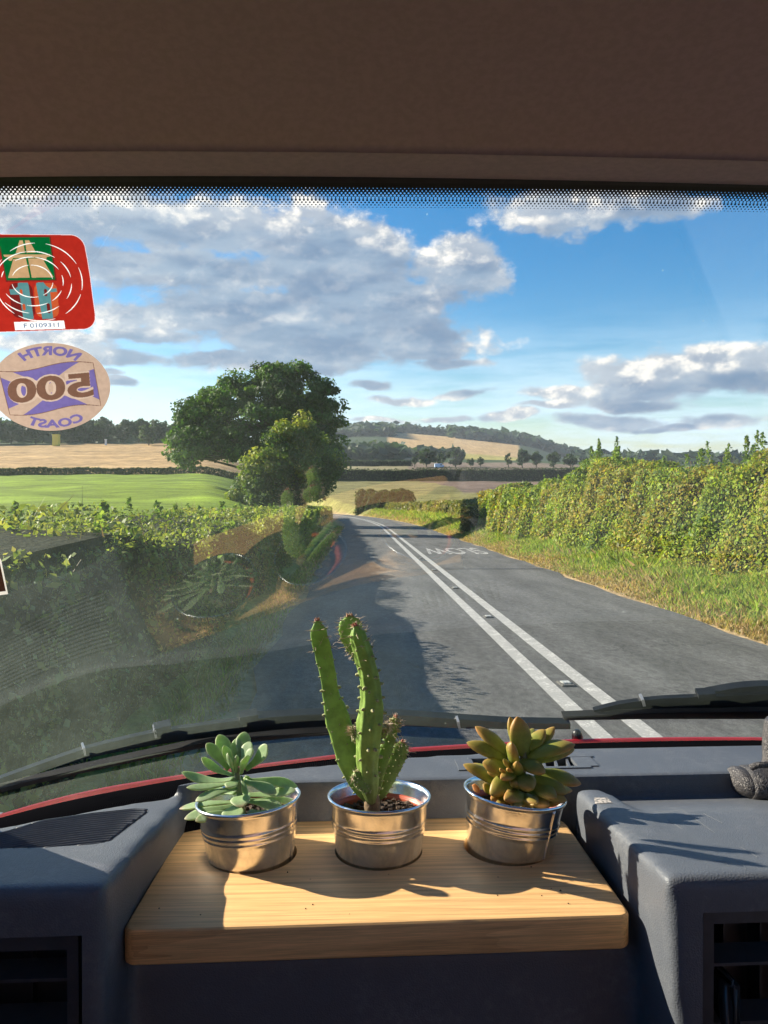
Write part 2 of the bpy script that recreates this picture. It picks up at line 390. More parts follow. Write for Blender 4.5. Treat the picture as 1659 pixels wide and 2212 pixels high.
# ------------------------------------------------------------------ foliage
LEAF = leaf_mat('hedge_leaf', .45, .52, .22); LEAF_DARK = leaf_mat('oak_leaf', .38, .6, .2, (1.05, 1.2, .5)); GRASS = leaf_mat('grass_blade', .45, .6, .2, (1.15, 1.15, .6))
TWIG = mat('hedge_twigs', (.012, .015, .007), (.028, .028, .014), rough=.95, spec=.1, nscale=6, bscale=18, bstr=.8, bdist=.08)
BARK = mat('bark', (.09, .07, .05), (.05, .04, .03), rough=.95, spec=.1, nscale=4, bscale=14, bstr=.8, bdist=.04)
def leaf_mesh(name, C, nrm, jit, size, cols, aspect=.62, g=rng):
    N = len(C); n = nrm + g.normal(0, jit, (N, 3)); n /= np.linalg.norm(n, axis=1)[:, None]+1e-9
    a = g.normal(0, 1, (N, 3)); a -= (a*n).sum(1)[:, None]*n; a /= np.linalg.norm(a, axis=1)[:, None]+1e-9
    b = np.cross(n, a); s = np.broadcast_to(size, (N,))*np.clip(g.lognormal(-.04, .33, N), .45, 2.1); s = s[:, None]
    V = np.stack([C-a*s*.5, C+b*s*.5*aspect-a*s*.06, C+a*s*.5, C-b*s*.5*aspect-a*s*.06], 1).reshape(-1, 3)
    return mesh_np(name, V, np.arange(4*N).reshape(-1, 4), colr=np.repeat(np.clip(cols, 0.004, 1), 4, 0))
def pick(cols, N, P=None, scale=.6, g=rng, jit=.22):
    cols = np.array(cols, float)
    if P is None: k = g.integers(0, len(cols), N)
    else:
        f = (np.sin(P[:, 0]*1.3*scale+P[:, 1]*.9*scale)+np.sin(P[:, 1]*1.7*scale+P[:, 2]*2.3*scale)+np.sin(P[:, 2]*3.1*scale+P[:, 0]*.7*scale+P[:, 1]*.31*scale))/6+.5
        k = np.clip(((f+g.normal(0, .16, N))*len(cols)).astype(int), 0, len(cols)-1)
    return cols[k]*(1+g.normal(0, jit, (N, 1)))*(1+g.normal(0, .06, (N, 3)))
def hedge(name, label, path, top, width, n, size, cols, lumps=.14, shoots=(), group=None, batter=.12, dens_near=None, seed=1, cat='hedge', leaf=LEAF, core_in=.16, base_lift=0.0):
    """path (x,y) is the face towards the road (left of travel = +normal); top(s,y) absolute level"""
    g = np.random.default_rng(seed); path = np.array(path, float)
    seg = np.linalg.norm(np.diff(path, axis=0), axis=1); cs = np.concatenate([[0], np.cumsum(seg)]); L = cs[-1]
    def at(s):
        x = np.interp(s, cs, path[:, 0]); y = np.interp(s, cs, path[:, 1]); e = .3
        tx = np.interp(s+e, cs, path[:, 0])-np.interp(s-e, cs, path[:, 0]); ty = np.interp(s+e, cs, path[:, 1])-np.interp(s-e, cs, path[:, 1])
        l = np.hypot(tx, ty)+1e-9; return x, y, ty/l, -tx/l          # normal to the right of travel = into the hedge
    c0 = path.mean(0); root = empty(name, (c0[0], c0[1], float(tz(c0[0], c0[1]))), label, cat, group)
    def lump(s, h, k=0): return lumps*(np.sin(s*1.9+k)+np.sin(s*.83+2*k+1)+np.sin(h*3.1+s*3.3)+.7*np.sin(s*5.3+h*2))/2.2
    # core
    ns = max(4, int(L/ (.5 if L < 60 else 2))); ss = np.linspace(core_in, L-core_in, ns); x, y, nx, ny = at(ss)
    V = []
    for i in range(ns):
        zb = float(tz(x[i], y[i]))-.1+base_lift; zt = top(ss[i], y[i])-core_in-.06+lump(ss[i], 2)*.7
        for (o, z) in ((core_in, zb), (core_in+batter*.4, zb+(zt-zb)*.6), (core_in+batter, zt), (width/2, zt+.05), (width-core_in-batter, zt), (width-core_in, zb)):
            oo = o+(lump(ss[i], z)*.6 if o < width/2 else 0); V.append((x[i]+nx[i]*oo, y[i]+ny[i]*oo, z))
    fc = [tuple(q) for q in grid_faces(ns, 6)]+[tuple(range(6)), tuple(range((ns-1)*6, ns*6))[::-1]]
    link('branches', fix_normals(mesh_py('branches', V, fc)), TWIG, root)
    # leaves on the faces
    if dens_near is None: s = g.uniform(0, L, n)
    else: s = L*g.uniform(0, 1, n)**dens_near
    x, y, nx, ny = at(s); zb = tz(x, y)+base_lift; zt = np.array([top(a, b) for a, b in zip(s, y)]) if n < 4000 else top(s, y)
    hh = zt-zb; w = g.uniform(0, 1, n); peri = hh*1.0+width+hh*.7
    u = w*peri; face = u < hh; tp = (u >= hh) & (u < hh+width); back = ~(face | tp)
    dep = np.abs(g.normal(0, .09, n))*np.minimum(1, width)
    h = np.where(face, u, np.where(tp, hh, (u-hh-width)/.7)); o = np.where(face, batter*h/np.maximum(hh, .1), np.where(tp, u-hh, width-batter*h/np.maximum(hh, .1)))
    lm = lump(s, h)+g.normal(0, .03, n)
    rnd = np.where(tp, -.35*np.minimum(1, lumps*5)*(np.abs(o/width-.5)*2)**4*.6, 0)
    px_, py_ = x+nx*(o+np.where(face, lm+dep-lumps*.3, np.where(back, -lm-dep, 0))), y+ny*(o+np.where(face, lm+dep-lumps*.3, np.where(back, -lm-dep, 0)))
    pz = zb+h+np.where(tp, lump(s, 2, o)*1.0-dep+rnd, 0)
    nr = np.stack([np.where(face, -nx, np.where(back, nx, 0)), np.where(face, -ny, np.where(back, ny, 0)), np.where(tp, 1.0, .35)], -1)
    P = np.stack([px_, py_, pz], -1)
    dist = np.hypot(px_, py_); sz = size*np.clip(dist/12, .8, 6)**.75
    # ends
    ne = int(n*.04)
    for e, s_ in ((0, 0.0), (1, L)):
        x, y, nx, ny = at(np.full(ne, s_)); zb = tz(x, y)+base_lift; hh = top(s_, float(y[0]))-zb
        o = g.uniform(0, width, ne); h = g.uniform(0, 1, ne)*hh
        tx, ty = -ny, nx; sg = -1 if e == 0 else 1
        dd = lump(o, h, 3)*1.2+g.normal(0, .06, ne)
        P = np.concatenate([P, np.stack([x+nx*o+sg*tx*dd, y+ny*o+sg*ty*dd, zb+h], -1)]); nr = np.concatenate([nr, np.stack([sg*tx, sg*ty, .3+0*tx], -1)])
        sz = np.concatenate([sz, size*np.clip(np.hypot(x, y)/12, .8, 6)**.75])
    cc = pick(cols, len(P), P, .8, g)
    # tall shoots
    for (s_, o_, hgt, k) in shoots:
        x, y, nx, ny = at(s_); z0 = top(s_, float(y)); m = int(k*2.2)
        hh = g.uniform(0, 1, m)**.9*hgt; lean = g.normal(0, .05, 2)
        Q = np.stack([x+nx*o_+lean[0]*hh*2+g.normal(0, .055, m)*(1.15-hh/hgt), y+ny*o_+lean[1]*hh*2+g.normal(0, .055, m)*(1.15-hh/hgt), z0+hh], -1)
        P = np.concatenate([P, Q]); nr = np.concatenate([nr, g.normal(0, 1, (m, 3))]); cc = np.concatenate([cc, pick([(.17,.25,.05),(.12,.2,.04),(.2,.25,.06)], m, None, g=g)])
        sz = np.concatenate([sz, np.full(m, size*1.0)])
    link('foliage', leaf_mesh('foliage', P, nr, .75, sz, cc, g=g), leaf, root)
    if size < .07 and n > 20000:            # bare stems and old flower stalks standing out of the leaves
        m = 900; k = g.integers(0, n, m); Q = P[k]+np.array([0, 0, .04])*g.uniform(-1, 1.5, (m, 1)); up = np.array([0, 0, 1.0])+.55*nr[k]+g.normal(0, .45, (m, 3)); up /= np.linalg.norm(up, axis=1)[:, None]
        ln = g.uniform(.12, .36, m)[:, None]; sd_ = np.cross(up, g.normal(0, 1, (m, 3))); sd_ /= np.linalg.norm(sd_, axis=1)[:, None]; w_ = .0045*np.clip(np.hypot(Q[:, 0], Q[:, 1])/10, 1, 4)[:, None]
        V = np.stack([Q-up*ln*.4-sd_*w_, Q-up*ln*.4+sd_*w_, Q+up*ln*.6+sd_*w_*.4, Q+up*ln*.6-sd_*w_*.4], 1).reshape(-1, 3)
        link('stems', mesh_np('stems', V, np.arange(4*m).reshape(-1, 4), colr=np.repeat(pick([(.20,.14,.09),(.28,.22,.14),(.14,.11,.06)], m, None, g=g), 4, 0)), leaf, root)
    return root
GR_R = [(.12,.19,.04),(.19,.26,.035),(.30,.35,.035),(.24,.31,.04),(.36,.33,.05),(.31,.24,.045),(.20,.18,.04),(.15,.22,.06),(.27,.34,.035)]
GR_L = [(.14,.19,.04),(.21,.245,.055),(.28,.30,.075),(.18,.23,.05),(.33,.33,.12)]
DK = [(.035,.055,.018),(.05,.075,.022),(.03,.045,.018)]
ys = np.arange(5, 41.1, 1.0)
hedge('roadside_hedge', 'tall leafy yellow green hedge in full sun right of the road', [(6.85+.016*y+.12*math.sin(y*.5), y) for y in ys],
      lambda s, y: 2.58+.08*np.sin(s*.45)+.08*np.sin(s*1.1+1)-.006*s+.42*np.exp(-((s-16.3)/1.9)**2), 1.5, 200000, .053, GR_R, lumps=.17,
      shoots=[(6.9,.4,.55,60),(7.6,.5,.42,50),(8.1,.3,.5,60),(8.6,.4,.62,90),(9.1,.5,.6,110),(9.6,.3,.4,40),(9.9,.5,.5,40),(10.4,.4,.58,60),(10.7,.3,.4,40),(11.0,.5,.42,50),(11.6,.4,.3,40),(12.6,.4,.3,50),
              (15.2,.3,.5,110),(15.5,.4,.72,120),(15.8,.5,.4,90),(16.8,.3,.5,120),(17.0,.5,.62,150),(17.4,.4,.5,120),(14.4,.4,.3,60),(18.4,.4,.4,80),(19.3,.5,.35,70),(20.5,.4,.4,70),(22,.4,.35,60),(24,.4,.4,60),(27,.5,.35,60),(5.5,.4,.5,60),(6.2,.5,.45,60)], seed=11, dens_near=1.35)
def left_top(s, y): return 1.49+.04*np.sin(y*.8)+.05*np.sin(y*2.1+1)-.002*y
LH = [(-1.54+.0065*y+.05*math.sin(y*.9), y) for y in np.arange(96, 1.9, -1.0)]
hedge('roadside_hedge', 'low hedge left of the road, its near side in shade and top sunlit', LH, left_top, 2.6, 130000, .056, GR_L, lumps=.15,
      shoots=[(60+i*1.15, .3+(i*.37) % 1.6, .14+.05*((i*7) % 4), 26) for i in range(27)]+[(70,1.4,.3,40),(78,1.2,.25,30),(84,1.0,.2,30),(82,.7,.4,25),(89.5,1.2,.2,40),(76,.9,.5,30)], seed=12, dens_near=.42, core_in=.06)
yy = np.arange(44, 116, 3.0)
hedge('clipped_hedge', 'low clipped hedge in sun along the outside of the bend', [(float(road_x(y))+6.3, y) for y in yy],
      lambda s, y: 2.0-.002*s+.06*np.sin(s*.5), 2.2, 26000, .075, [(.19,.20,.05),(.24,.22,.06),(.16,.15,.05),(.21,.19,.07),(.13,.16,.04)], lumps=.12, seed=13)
hedge('clipped_hedge', 'dark square cut hedge facing us at the bend', [(float(road_x(118))+2.6, 121), (float(road_x(118))+9.8, 116.0)][::-1],
      lambda s, y: 3.7+.1*np.sin(s), 3.0, 14000, .07, [(.035,.07,.018),(.05,.09,.022),(.042,.08,.02)], lumps=.38, seed=14)  # leaf colours set dark to carry the shade of the unlit face
hedge('dark_bush', 'small dark bush at the end of the tall right hand hedge', [(6.55, 41.2), (6.9, 43.6)], lambda s, y: .85+.25*np.sin(s*2), 1.0, 3500, .06, DK+[(.07,.1,.03)], lumps=.38, seed=15, cat='bush')
def polar(px, r):
    a = math.atan((px-829.5)/F); return r*math.sin(a+YAW), r*math.cos(a+YAW)
def field_hedge(name, label, r, p0, p1, hpx, n, cols, seed, steps=12, size=.09, wob=0):
    pts = [polar(p, r+wob*math.sin(p*.01)) for p in np.linspace(p1, p0, steps)]
    hm = hpx/F*r
    return hedge(name, label, pts, lambda s, y: float(tz(np.interp(s, [0, 1], [0, 0])+pts[0][0], pts[0][1]))+hm if np.ndim(s) == 0 else tz(np.interp(s, np.linspace(0, sum(np.hypot(*np.diff(np.array(pts), axis=0).T)), steps), [q[0] for q in pts]), y)+hm,
                 max(1.2, hm*.8), n, size, cols, lumps=.10*hm, seed=seed, batter=.1, core_in=.12*hm)
field_hedge('field_hedge', 'thin dark hedge between the green field and the stubble', 158, -60, 520, 14, 12000, [(.05,.065,.03),(.07,.085,.035),(.10,.11,.05)], 21)
field_hedge('field_hedge', 'long dark hedge crossing the valley behind the bend', 263, 640, 1330, 25, 16000, DK, 22)
field_hedge('field_hedge', 'second dark hedge below the valley trees on the right', 322, 900, 1330, 10, 6000, DK, 23)
field_hedge('field_hedge', 'thin grey green hedge across the pale field in the valley', 420, 700, 890, 13, 5000, DK+[(.06,.08,.03)], 24)

def branch(bm_v, bm_f, p0, p1, r0, r1, bend, g, n=7):
    p0, p1 = np.array(p0, float), np.array(p1, float); t = np.linspace(0, 1, 5)[:, None]
    path = p0+(p1-p0)*t+np.sin(t*math.pi)*np.array(bend); rad = r0+(r1-r0)*t[:, 0]
    v, f = tube_np(path, rad, n); k = len(bm_v); bm_v += v; bm_f += [tuple(i+k for i in q) for q in f]
def tree(name, label, base, height, crown, nclus, nleaf, lsize, cols, seed, group=None, trunk_r=.25, csize=1.0, leaf=LEAF_DARK, cat='tree', squash=.62):
    """crown: list of (dx,dz) outline sampler -> function(g, n) giving n cluster centres relative to base"""
    g = np.random.default_rng(seed); root = empty(name, tuple(base), label, cat, group); base = np.array(base, float)
    Cc = crown(g, nclus)
    v, f = [], []; top = base+np.array([0, 0, height*.62])
    branch(v, f, base-np.array([0, 0, .3]), top, trunk_r, trunk_r*.45, g.normal(0, .15, 3)*trunk_r, g, 9)
    for c in Cc[g.permutation(len(Cc))[:max(5, nclus//6)]]:
        t0 = g.uniform(.3, .95); q = base+(top-base)*t0; branch(v, f, q, base+c, trunk_r*.35, trunk_r*.06, np.array([0, 0, -.05*height])*g.uniform(0, 1), g, 5)
    link('trunk', fix_normals(mesh_py('trunk', v, f, True)), BARK, root)
    k = g.integers(0, len(Cc), nleaf); d = g.normal(0, 1, (nleaf, 3)); d /= np.linalg.norm(d, axis=1)[:, None]
    rad = (g.uniform(0, 1, nleaf)**.45)*csize*g.uniform(.6, 1.25, len(Cc))[k]
    P = base+Cc[k]+d*rad[:, None]*np.array([1, 1, squash])
    cc = np.array(cols)[g.integers(0, len(cols), len(Cc))][k]*(1+g.normal(0, .2, (nleaf, 1)))*(1+g.normal(0, .07, (nleaf, 3)))
    link('crown', leaf_mesh('crown', P, d+np.array([0, 0, .35]), .6, lsize, cc, .75, g), leaf, root)
    return root
def poly_crown(poly, d0, base, depth, shell=.0):
    """crown whose outline is a polygon measured at distance d0 (in layout units)"""
    poly = np.array(poly, float)
    def inside(p):
        x, y = p; c = False; n = len(poly); j = n-1
        for i in range(n):
            if (poly[i, 1] > y) != (poly[j, 1] > y) and x < (poly[j, 0]-poly[i, 0])*(y-poly[i, 1])/(poly[j, 1]-poly[i, 1])+poly[i, 0]: c = not c
            j = i
        return c
    def f(g, n):
        out = []; x0, y0 = poly.min(0); x1, y1 = poly.max(0)
        while len(out) < n:
            p = (g.uniform(x0, x1), g.uniform(y0, y1))
            if not inside(p): continue
            e = min(min(math.hypot(p[0]-q[0], p[1]-q[1]) for q in poly)/ (0.30*(x1-x0)), 1)
            out.append(U(p[0], p[1], d0+g.uniform(-1, 1)*depth*math.sqrt(e))-np.array(base))
        return np.array(out)
    return f
def on_ground(px, r): x, y = polar(px, r); return (x, y, float(tz(x, y)))
OAK = [(378,1000),(372,955),(385,915),(388,885),(420,862),(452,845),(482,822),(520,805),(560,792),(600,786),(640,790),(672,806),(700,828),(722,850),(728,885),(735,905),(728,940),(722,985),(705,1000),(640,985),(560,980),(470,985),(420,1000)]
b = on_ground(640, 62)
tree('oak_tree', 'big spreading dark oak tree beyond the left hand hedge', b, 11, poly_crown(OAK, 62, b, 5.2), 270, 72000, .24, [(.06,.115,.025),(.08,.145,.03),(.045,.085,.022),(.10,.165,.035),(.035,.065,.022)], 31, trunk_r=.55, csize=1.05)
BUSH = [(500,1080),(498,1045),(530,1005),(572,970),(600,930),(622,905),(650,897),(675,925),(705,940),(722,985),(738,1000),(722,1030),(712,1060),(690,1080),(600,1085)]
b = on_ground(640, 44)
tree('tall_bush', 'tall leafy green bush growing against the oak beside the road', b, 5, poly_crown(BUSH, 44, b, 1.9), 130, 34000, .16, [(.12,.175,.03),(.20,.25,.04),(.08,.13,.028),(.26,.27,.05),(.06,.105,.028)], 32, trunk_r=.12, csize=.62, leaf=LEAF, cat='bush', squash=.9)
def ball_crown(w, h0, h1, pear=.0):
    def f(g, n):
        d = g.normal(0, 1, (n, 3)); d /= np.linalg.norm(d, axis=1)[:, None]; r = g.uniform(.25, 1, n)[:, None]**.5
        p = d*r; z = p[:, 2]; k = 1-.25*np.clip(z, 0, 1)
        return np.stack([p[:, 0]*w/2*.8*k, p[:, 1]*w/2*.8*k, (h0+h1)/2+z*(h1-h0)/2*.85], -1)
    return f
FARC = [(.045,.07,.035),(.06,.09,.04),(.035,.055,.03),(.07,.10,.045)]
def far_tree(label, px, r, wpx, hpx, seed, group=None, name='field_tree', n=1100, cols=FARC):
    b = on_ground(px, r); w, h = wpx/F*r, hpx/F*r
    return tree(name, label, b, h, ball_crown(w, h*.1, h), 26, n, w*.11, cols, seed, group, trunk_r=h*.03, csize=w*.17, squash=.8)
vt = 'trees in the valley fields'
far_tree('rounded tree on the left of the valley trees, beside a small white thing', 921, 400, 48, 40, 41, vt)
far_tree('tiny dark tree left of the rounded valley tree', 896, 395, 17, 26, 42, vt)
far_tree('tallest dark tree in the middle of the valley', 984, 400, 42, 45, 43, vt, n=1500)
far_tree('small tree tucked left of the tallest valley tree', 952, 420, 26, 28, 44, vt)
far_tree('left one of the small pair of trees right of the tallest valley tree', 1017, 410, 19, 20, 45, vt)
far_tree('right one of the small pair of trees in the pale valley field', 1038, 408, 17, 24, 46, vt)
far_tree('dark tree at the left end of the valley copse', 1098, 400, 20, 34, 47, vt)
far_tree('broad dark tree in the middle of the valley copse', 1128, 398, 36, 40, 48, vt)
far_tree('dark tree near the right end of the valley copse', 1158, 400, 32, 36, 49, vt)
far_tree('dark tree of the valley copse partly behind the tall hedge', 1195, 405, 36, 38, 50, vt)
far_tree('dark tree of the valley copse behind the tallest hedge shoots', 1232, 410, 36, 33, 51, vt)
gl = 'trees along the edge of the stubble field'
for i, (px, r, w, h, lb) in enumerate([(-30,350,90,50,'wood edge tree at the frame edge below the oval sticker'),(25,352,80,48,'wood edge tree under the left half of the oval sticker'),(78,350,70,46,'wood edge tree under the middle of the oval sticker'),(132,356,72,50,'wood edge tree just left of the yellow box'),
        (185,352,70,50,'wood edge tree right of the yellow box and under the oval sticker'),(225,350,62,52,'wood edge tree just right of the oval sticker'),(268,346,52,50,'fourth wood edge tree left of the oak'),(345,352,60,50,'wood edge tree next to the oak'),(390,352,70,52,'wood edge tree behind the left edge of the oak'),(300,356,60,50,'wood edge tree behind the round field tree')]):
    far_tree(lb, px, r, w, h, 60+i, gl, 'wood_edge_tree', 1300, [(.04,.065,.04),(.05,.075,.045),(.035,.055,.035)])
far_tree('round tree standing out in the stubble field left of the oak', 322, 318, 46, 46, 71, gl, n=1500)

def wood(name, label, pxs, rs, n, size, hgt, cols, seed):
    g = np.random.default_rng(seed); p = g.uniform(pxs[0], pxs[1], n); r = g.uniform(rs[0], rs[1], n)
    a = np.arctan((p-829.5)/F)+YAW; x, y = r*np.sin(a), r*np.cos(a)
    hh = hgt*(.55+.45*np.abs(np.sin(p*.31)*np.sin(p*.13+r*.02)))*g.uniform(.2, 1, n)
    P = np.stack([x, y, tz(x, y)+hh], -1)
    o = link(name, leaf_mesh(name, P, np.tile([0, -.4, .8], (n, 1)), .5, size, pick(cols, n, None, g=g, jit=.15), .9, g), LEAF_DARK); return tag(o, label, 'wood', kind='stuff')
WC = [(.045,.075,.04),(.06,.09,.05),(.038,.062,.04)]
wood('far_wood', 'dark wood on the valley side left of the tan hill', (690, 868), (600, 760), 3500, 7, 13, WC, 81)
wood('far_wood', 'narrow belt of wood below the tan hill field', (860, 1000), (730, 790), 1500, 6, 10, WC, 87)
wood('far_wood', 'bluish wood covering the left shoulder of the far hill', (640, 850), (1250, 1620), 4000, 13, 16, WC, 82)
wood('far_wood', 'line of wood along the top of the tan hill', (815, 975), (1590, 1680), 1500, 9, 22, WC, 83)
wood('far_wood', 'dark wood on the ridge right of the tan hill', (968, 1340), (1420, 1700), 5500, 13, 24, WC, 84)
wood('far_wood', 'far dark wood along the horizon above the right hand hedge', (1240, 1800), (900, 1500), 5000, 14, 16, WC, 85)
wood('far_wood', 'bluish wood rising behind the stubble field', (-120, 520), (400, 620), 5000, 6, 12, WC, 86)

# ------------------------------------------------------------------ grass on the verges
def grass(name, label, n, yr, qr, hgt, seed, side, powy=2.0):
    g = np.random.default_rng(seed); y = yr[0]+(yr[1]-yr[0])*g.uniform(0, 1, n)**powy; q = g.uniform(0, 1, n); q = qr[0]+(qr[1]-qr[0])*q
    x = road_x(y)+side*q; z = tz(x, y)-.02
    e = (q-qr[0])/(qr[1]-qr[0]); d = np.hypot(x, y); k = np.clip(d/10, .8, 5)**.7
    clump = .5+.5*np.sin(x*3.1+y*1.3)*np.sin(y*2.2-x)
    h = hgt*(.35+.8*np.clip(e*2.2, 0, 1))*(.55+.7*clump)*g.uniform(.5, 1.3, n)
    w = .011*k*g.uniform(.7, 1.4, n); a = g.uniform(0, 2*math.pi, n); ln = g.normal(0, .38, (n, 2))*h[:, None]
    B = np.stack([x, y, z], -1); sd_ = np.stack([np.cos(a)*w, np.sin(a)*w, 0*w], -1)
    T = B+np.stack([ln[:, 0], ln[:, 1], h], -1); M = B+np.stack([ln[:, 0]*.3, ln[:, 1]*.3, h*.55], -1)
    V = np.stack([B-sd_, B+sd_, M+sd_*.7, T, M-sd_*.7], 1).reshape(-1, 3)
    dead = (g.uniform(0, 1, n) < np.clip(1.05-e*2.1+.25*np.sin(y*.9), .08, .97))
    c = np.where(dead[:, None], pick([(.42,.31,.16),(.36,.27,.13),(.30,.24,.12)], n, None, g=g), pick([(.20,.30,.035),(.27,.35,.05),(.16,.25,.035),(.32,.35,.08)], n, None, g=g))
    o = link(name, mesh_np(name, V, np.arange(5*n).reshape(-1, 5), colr=np.repeat(np.clip(c, .01, 1), 5, 0)), GRASS); return tag(o, label, 'grass', kind='stuff')
grass('verge_grass', 'sunlit grass verge under the tall right hand hedge', 90000, (5, 62), (RW+.12, RW+2.5), .21, 91, 1, 1.7)
grass('verge_grass', 'sunlit grass along the outside of the bend', 9000, (60, 116), (RW+.2, RW+3.4), .4, 93, 1, 1.2)
grass('verge_grass', 'shaded grass verge under the left hand hedge', 9000, (2.5, 60), (RW+.05, RW+.55), .12, 92, -1, 2.0)

# ------------------------------------------------------------------ road studs
STUD_B = mat('stud_rubber', (.05, .05, .048), (.14, .135, .125), rough=.8, nscale=60); STUD_G = mat('stud_glass', (.55, .55, .52), (.3, .3, .28), rough=.4, nscale=50)
def stud(y, label):
    x = float(road_x(y)); r = empty('road_stud', (x, y, .0), label, 'road stud', 'road studs between the white lines')
    bm = bmesh.new(); boxm(bm, -.065, .065, -.11, .11, -.01, .016); bmesh.ops.bevel(bm, geom=bm.edges[:], offset=.008, segments=2, affect='EDGES')
    a = bm_mesh('casting', bm); o = link('casting', a, STUD_B); o.parent = r
    bm = bmesh.new(); boxm(bm, -.045, .045, -.05, .05, .013, .026); bmesh.ops.bevel(bm, geom=bm.edges[:], offset=.008, segments=2, affect='EDGES')
    o = link('insert', bm_mesh('insert', bm), STUD_G); o.parent = r
    for sx in (-.022, .022):
        o = link('reflector', box_me('reflector', sx-.012, sx+.012, -.056, -.046, .014, .024), STUD_G); o.parent = r
for y, lb in ((7.15,'nearest pale road stud between the double white lines'),(11.5,'second nearest road stud between the double white lines'),(15.5,'third road stud from us between the double white lines'),(19.8,'fourth road stud from us, short of the painted word'),(24.0,'fifth road stud from us, level with the near side of the painted word')):
    stud(y, lb)
# small things in the fields
r = empty('yellow_hopper', on_ground(122, 325), 'tall yellow box standing at the top of the stubble field', 'box')
x, y, z = on_ground(122, 325); ym = mat('yellow_paint', (.75, .62, .08), rough=.6)
o = link('body', box_me('body', x-1.2, x+1.2, y-1, y+1, z, z+4.3, .08), ym, r); link('lid', box_me('lid', x-1.3, x+1.3, y-1.1, y+1.1, z+4.3, z+4.5, .04), ym, r)
x, y, z = on_ground(229, 322); r = empty('marker_post', (x, y, z), 'small white post at the edge of the stubble field', 'post')
wm = mat('white_paint', (.8, .8, .78), rough=.6)
link('post', box_me('post', x-.35, x+.35, y-.3, y+.3, z, z+2.2, .05), wm, r); link('cap', box_me('cap', x-.45, x+.45, y-.4, y+.4, z+2.2, z+2.4, .03), wm, r)
x, y, z = on_ground(948, 385); r = empty('parked_van', (x, y, z), 'tiny pale blue white van beside the rounded valley tree', 'van')
bw = mat('pale_blue_paint', (.55, .68, .85), rough=.4); bk = mat('tyre_rubber', (.02, .02, .02), rough=.9); gl_ = mat('dark_glass', (.03, .04, .05), rough=.1)
link('body', box_me('body', x-2.2, x+1.6, y-.9, y+.9, z+.4, z+2.3, .2, 3), bw, r); link('cab', box_me('cab', x+1.45, x+2.5, y-.85, y+.85, z+.4, z+1.6, .2, 3), bw, r)
link('side_window', box_me('side_window', x+.6, x+1.4, y-.915, y-.88, z+1.4, z+2.0), gl_, r)
for wx in (-1.3, 1.5):
    v, f = tube_np([(x+wx, y-.92, z+.35), (x+wx, y-.7, z+.35)], .35, 14); link('wheel', fix_normals(mesh_py('wheel', v, f)), bk, r)
# ------------------------------------------------------------------ the van round the camera (z below is relative to the eye)
def V3(x, y, z): return np.array([x, y, z+H])
VC = .52                                           # middle of the van
van = empty('van', (VC, .2, 0.0), 'red van seen from its passenger seat with grey dashboard and brown headliner', 'van')
_cx = np.array([-.62, -.53, -.447, -.376, -.22, .05, .25, .413, .52]); _cy = np.array([.80, .945, 1.038, 1.11, 1.182, 1.272, 1.30, 1.3125, 1.314])
def smooth_interp(x, X, Y):
    x = np.asarray(x, float); h = .035; return sum(np.interp(x+k*h, X, Y) for k in (-1.5, -1, -.5, 0, .5, 1, 1.5))/7
def cowl_y(x): return smooth_interp(VC-np.abs(np.asarray(x, float)-VC), _cx, _cy)
ZB, ZT = -.425, .372
def glass_y(x, z):                                  # ruled surface between the curved base and the straighter top edge
    x = np.asarray(x, float); b = cowl_y(x)-.008; u = np.clip((np.abs(x-VC))/.97, 0, 1.3); tp = .845-.040*u**2.2
    k = (np.asarray(z)-ZB)/(ZT-ZB); return b+(tp-b)*k+.004*np.sin(np.pi*np.clip(k, 0, 1))
def ray_glass_many(pts, off=0.0):               # where sight lines meet the glass; off > 0 = inside
    pts = np.asarray(pts, float).reshape(-1, 2)
    v = CR*((pts[:, :1]-829.5)/F)+CU*((1106-pts[:, 1:])/F)+CF
    lo, hi = np.full(len(v), .3), np.full(len(v), 2.2)
    for _ in range(40):
        m = (lo+hi)/2; p = v*m[:, None]; ins = p[:, 1] < glass_y(p[:, 0], p[:, 2]); lo = np.where(ins, m, lo); hi = np.where(ins, hi, m)
    p = v*lo[:, None]; e = 1e-3
    n = np.stack([(glass_y(p[:, 0]+e, p[:, 2])-glass_y(p[:, 0]-e, p[:, 2]))/(2*e), -np.ones(len(p)), (glass_y(p[:, 0], p[:, 2]+e)-glass_y(p[:, 0], p[:, 2]-e))/(2*e)], -1)
    n /= np.linalg.norm(n, axis=1)[:, None]
    return p+n*off+C0
def ray_glass(px, py, off=0.0): return ray_glass_many([(px, py)], off)[0]
def glass_pt(x, z, off=0.0):
    y = float(glass_y(x, z)); e = 1e-3
    n = np.array([(glass_y(x+e, z)-glass_y(x-e, z))/(2*e), -1, (glass_y(x, z+e)-glass_y(x, z-e))/(2*e)]); n /= np.linalg.norm(n)
    return np.array([x, y, z])+n*off+C0

